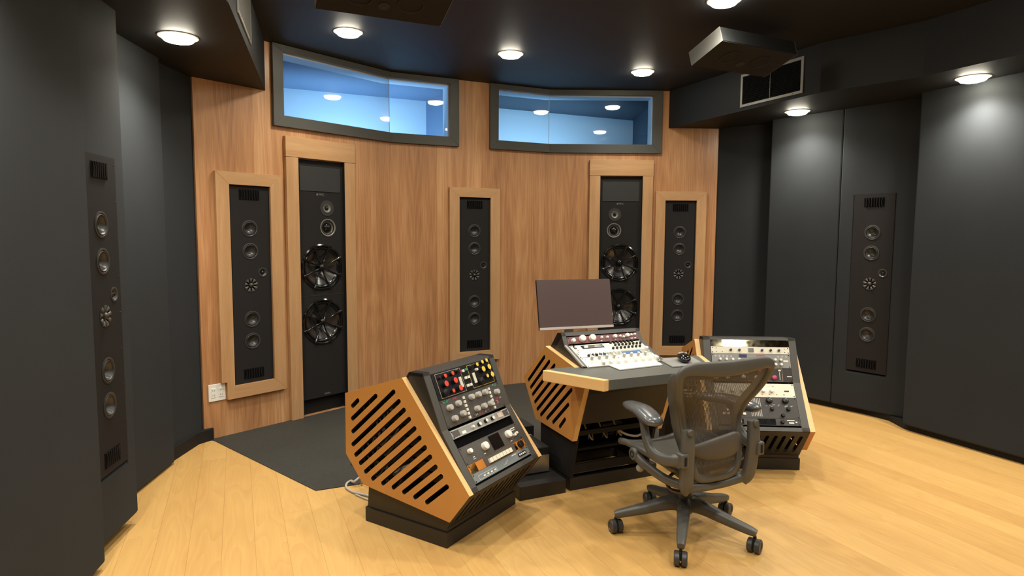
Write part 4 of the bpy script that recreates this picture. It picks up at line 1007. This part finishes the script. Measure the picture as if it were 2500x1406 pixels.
# base: five legs + casters
hub = MB(); hub.lathe([(0, .105), (.040, .105), (.046, .13), (.044, .175), (.034, .20), (.030, .215), (0, .215)], 28, axis='Z'); obj('base_hub', hub, M_chair, CH, smooth=40)
col = MB(); col.lathe([(0, .20), (.026, .20), (.026, .30), (.018, .30), (.018, .36), (0, .36)], 24, axis='Z'); obj('gas_lift', col, M_blackm, CH, smooth=40)
angs = [-107.5, -36, 36.3, 107, -178.5]; cast_rot = [-39, -62, -66, -14, -8]
for k, a in enumerate(angs):
    a2 = R(a)-R(24); c_, s2 = math.cos(a2), math.sin(a2)
    mb = MB(); mb.sweep([(c_*rr_, s2*rr_, z) for rr_, z in ((.015, .150), (.09, .147), (.20, .120), (.305, .098), (.341, .090))], [(.036, .038), (.032, .032), (.026, .025), (.021, .020), (.016, .015)], seg=14, sub=5, power=3)
    obj('base_leg', mb, M_chair, CH, smooth=50)
    cx, cy = c_*.335, s2*.335
    cs = bpy.data.objects.new('caster', None)
    w = MB(); w.cyl(.007, (0, 0, .03), (0, 0, .080), 10); w.box(-.003, .003, -.018, .018, .030, .066)
    co = obj('caster', w, M_blackm, CH, loc=(cx, cy, 0), rot=(0, 0, R(cast_rot[k])), smooth=30)
    for sgn in (-1, 1):
        wh = MB(); wh.lathe([(0, .0035), (.027, .0035), (.0325, .006), (.0325, .025), (.029, .029), (.021, .029), (.019, .026), (0, .026)], 28, (0, 0, .0328), axis='X', sgn=1)
        wh.v = [(x*sgn, y, z) for x, y, z in wh.v]
        obj('wheel', wh, M_wheel, co, smooth=35)
# mechanism
mm = MB(); mm.sweep([V(0, .14, .30), V(0, .05, .315), V(0, -.08, .33), V(0, -.13, .345)], [(.045, .03), (.075, .035), (.07, .03), (.03, .015)], seg=16, sub=4, power=3); obj('tilt_mechanism', mm, M_chair, CH, smooth=50)
# back posts and lower yoke
dpl = lambda z: .20+.1346*(z-.33)
for sgn in (-1, 1):
    mb = MB(); mb.sweep([V(sgn*.158, .204, .312), V(sgn*.178, .222, .345), V(sgn*.187, .232, .42), V(sgn*.189, .238, .52), V(sgn*.188, .232, .600)], [(.028, .017), (.031, .018), (.031, .016), (.031, .016), (.026, .015)], up=(0, -1, 0), seg=16, sub=5, power=5)
    obj('back_post', mb, M_chair, CH, smooth=50)
    for (u_, z) in ((.188, .592), (.165, .335)):
        kb_ = MB(); kb_.lathe([(.015, 0), (.015, .008), (.012, .011), (0, .011)], 20, V(sgn*u_, dpl(z)+.012, z)); obj('bolt_cap', kb_, M_chair, CH, smooth=40)
    # lower side arm linking seat pivot and back post
    mb = MB(); mb.sweep([V(sgn*.150, .195, .325), V(sgn*.20, .10, .335), V(sgn*.235, -.02, .375), V(sgn*.240, -.075, .398)], [(.020, .020), (.016, .020), (.015, .020), (.015, .024)], seg=12, sub=5, power=3); obj('side_link', mb, M_chair, CH, smooth=50)
    pv = MB(); pv.lathe([(.030, 0), (.030, .012), (.026, .016), (0, .016)], 24, (sgn*.243, .078, .402), axis='X', sgn=1)
    if sgn < 0: pv.v = [(2*(-.243)-x, y, z) for x, y, z in pv.v]
    po = obj('pivot_cover', pv, M_chair, CH, smooth=40)
    rg = MB(); rg.lathe([(.015, .0155), (.015, .0185), (.011, .0185), (.011, .0155)], 20, (sgn*.243, .078, .402), axis='X', sgn=1)
    if sgn < 0: rg.v = [(2*(-.243)-x, y, z) for x, y, z in rg.v]
    obj('pivot_ring', rg, M_blackm, po)
    # armrest
    mb = MB(); mb.sweep([V(sgn*.205, .236, .470), V(sgn*.235, .205, .462), V(sgn*.262, .150, .455), V(sgn*.272, .095, .470), V(sgn*.272, .050, .520), V(sgn*.268, .020, .590), V(sgn*.264, .005, .612)], [(.024, .030), (.022, .028), (.018, .026), (.018, .026), (.018, .022), (.019, .018), (.03, .02)], seg=14, sub=5, power=2.6)
    ao = obj('armrest_support', mb, M_chair, CH, smooth=50)
    ad = MB(); ad.box(sgn*.198, sgn*.236, -.262, -.215, .440, .502); obj('height_clamp', ad, M_chair, CH, bevel=.006)
    sw = MB(); sw.box(sgn*.212, sgn*.224, -.264, -.261, .452, .490); obj('clamp_slot', sw, M_blackm, ao)
    pd = MB(); P = []
    for q, (wd, th) in zip((-.145, -.125, -.07, 0, .07, .115, .135), ((.018, .008), (.036, .015), (.044, .019), (.045, .020), (.043, .020), (.032, .017), (.012, .008))):
        P.append(((-.262+sgn*0)*0+sgn*(.262+q*.20), q*-1*-1*-1 if False else -q*-1, 0))
    pts = []; secs = []
    for q, (wd, th) in zip((-.178, -.158, -.09, 0, .08, .142, .166), ((.018, .009), (.038, .018), (.048, .023), (.050, .025), (.049, .025), (.040, .020), (.016, .009))):
        pts.append(V(sgn*(.258+q*.24), q-.005, .634-.012*abs(q)/.14)); secs.append((wd, th))
    pd.sweep(pts, secs, seg=20, sub=4, power=2.4); obj('armrest_pad', pd, M_pad, CH, smooth=60)
yk = MB(); yk.sweep([V(-.155, .205, .325), V(-.07, .195, .312), V(0, .185, .306), V(.07, .195, .312), V(.155, .205, .325)], [(.020, .020)]*5, seg=12, sub=4, power=3); obj('lower_yoke', yk, M_chair, CH, smooth=50)
yk = MB(); yk.sweep([V(0, .19, .305), V(0, .13, .300), V(0, .08, .305)], [(.04, .02), (.045, .022), (.05, .025)], seg=12, sub=4, power=3); obj('yoke_stem', yk, M_chair, CH, smooth=50)
# back frame loop
side = [(0, .350, 0, .020), (.07, .352, 0, .020), (.112, .372, 0, .020), (.130, .415, -.005, .018), (.143, .48, -.03, .018), (.153, .56, -.058, .018), (.163, .62, -.070, .018), (.186, .68, -.062, .018), (.222, .74, -.040, .018), (.248, .80, -.022, .019), (.256, .842, -.014, .021), (.240, .868, -.008, .024), (.19, .876, -.004, .029), (.095, .870, 0, .034), (0, .866, .002, .036)]
loop = side+[(-u_, z, dd, w) for u_, z, dd, w in reversed(side[1:-1])]
bf = MB(); bf.sweep([V(u_, dpl(z)+dd, z) for u_, z, dd, w in loop], [(w, .013) for *_, w in loop], up=(0, -1, 0), seg=14, closed=True, sub=5, power=2.6); obj('back_frame', bf, M_chair, CH, smooth=60)
fl_ = MB(); FP = []; FS = []
for (u_, z, dd, w), k_ in zip(side[3:12], (.35, .7, 1, 1, 1, .95, .9, .7, .4)):
    FP.append((u_, z, dd, w, k_))
for sgn in (-1, 1):
    vs = []; n_ = len(FP)
    for (u_, z, dd, w, k_) in FP:
        d0 = dpl(z)+dd
        for uu, dd_ in ((u_-w*.3, .004), (u_+w*.75, -.002), (u_+w+.006*k_, -.030*k_-.006), (u_+w+.004*k_, -.058*k_-.010), (u_+w*.6, -.056*k_-.010), (u_+w*.3, -.02*k_)):
            vs.append(V(sgn*uu, d0+dd_, z))
    m_ = 6; mb = MB(); mb.add(vs, [(i*m_+k, i*m_+(k+1) % m_, (i+1)*m_+(k+1) % m_, (i+1)*m_+k) for i in range(n_-1) for k in range(m_)]+[tuple(range(m_)), tuple((n_-1)*m_+k for k in reversed(range(m_)))])
    o_ = obj('frame_flange', mb, M_chair, CH, smooth=60)
    sb = o_.modifiers.new('sub', 'SUBSURF'); sb.levels = 1; sb.render_levels = 2
# woven mesh
ms = MB(); rows = []
def interp(z, k):
    S = side[2:-3]
    for a, b in zip(S, S[1:]):
        if a[1] <= z <= b[1]: t_ = (z-a[1])/(b[1]-a[1]); return a[k]+(b[k]-a[k])*t_
    return S[-1][k] if z > S[-1][1] else S[0][k]
NR, NC = 40, 24
for i in range(NR+1):
    z = .362+(.872-.362)*i/NR; uh = interp(z, 0); dd = interp(z, 2)
    for j in range(NC+1):
        q = j/NC*2-1; d_ = dpl(z)+dd+(-dd*.75+.012)*(1-q*q)*.9
        rows.append(V(uh*q, d_, z))
ms.add(rows, [(i*(NC+1)+j, i*(NC+1)+j+1, (i+1)*(NC+1)+j+1, (i+1)*(NC+1)+j) for i in range(NR) for j in range(NC)])
obj('back_mesh', ms, M_mesh, CH, smooth=80)
lp = MB(); lp.sweep([V(-.135, .205, .492), V(-.08, .232, .494), V(0, .242, .502), V(.08, .232, .508), V(.125, .210, .510)], [(.012, .024), (.013, .044), (.014, .054), (.013, .054), (.010, .034)], up=(0, 0, 1), seg=14, sub=5, power=2.6); obj('lumbar_pad', lp, M_lumbar, CH, smooth=60)
# seat
st = MB(); rows = []; NS, NT = 20, 16
def seatp(a, b):   # a 0..1 rear->front, b -1..1
    d_ = .155-.43*a; wdt = .200+.035*math.sin(min(1, a*1.3)*PI/2)-.05*max(0, a-.85)/.15*abs(b)
    z = .385+.030*math.sin(a*PI*.75)-.025*max(0, a-.8)/.2+.016*b*b-.012*(1-b*b)
    return V(b*wdt, d_, z)
for i in range(NS+1):
    for j in range(NT+1): rows.append(seatp(i/NS, j/NT*2-1))
st.add(rows, [(i*(NT+1)+j, i*(NT+1)+j+1, (i+1)*(NT+1)+j+1, (i+1)*(NT+1)+j) for i in range(NS) for j in range(NT)])
so = obj('seat', st, M_seat, CH, smooth=80)
rim = [seatp(i/8, -1) for i in range(9)]+[seatp(1, b) for b in (-.6, 0, .6)]+[seatp(1-i/8, 1) for i in range(9)]+[seatp(0, b) for b in (.6, 0, -.6)]
rm = MB(); rm.sweep(rim, [(.013, .016)]*len(rim), seg=12, closed=True, sub=3); obj('seat_frame', rm, M_chair, CH, smooth=60)
kn = MB(); kn.lathe([(.018, 0), (.020, .012), (.014, .022), (0, .024)], 16, (-.215, .06, .335), axis='X', sgn=1); kn.v = [(-.43-x, y, z) for x, y, z in kn.v]; obj('adjust_knob', kn, M_rail, CH, smooth=50)
lv = MB(); lv.sweep([V(-.09, .03, .325), V(-.15, .05, .30), V(-.16, .10, .275), V(-.10, .13, .268), V(-.05, .10, .30)], [.008]*5, seg=8, sub=5); obj('tilt_lever', lv, M_chair, CH, smooth=60)

# ------------------------------------------------------------------ world, camera
w = bpy.data.worlds.new('World'); sc.world = w; w.use_nodes = True
w.node_tree.nodes['Background'].inputs[0].default_value = (.5, .5, .55, 1); w.node_tree.nodes['Background'].inputs[1].default_value = .02
cam = bpy.data.cameras.new('Camera'); co = bpy.data.objects.new('Camera', cam); COL.objects.link(co)
f = 1545.477; cam.sensor_fit = 'HORIZONTAL'; cam.sensor_width = 36; cam.lens = f/2500*36; cam.clip_start = .05
pitch, roll = .0836452, -.0057107
co.matrix_world = Matrix.Translation((0, 0, 1.445)) @ Matrix.Rotation(PI/2-pitch, 4, 'X') @ Matrix.Rotation(-roll, 4, 'Z')
sc.camera = co
sc.view_settings.view_transform = 'Standard'; sc.view_settings.look = 'None'; sc.view_settings.gamma = 1; sc.view_settings.use_curve_mapping = False
sc.view_settings.exposure = 0.0
sc.cycles.use_denoising = True
sc.cycles.max_bounces = 6
sc.cycles.diffuse_bounces = 4
sc.cycles.glossy_bounces = 3
sc.cycles.sample_clamp_indirect = 4
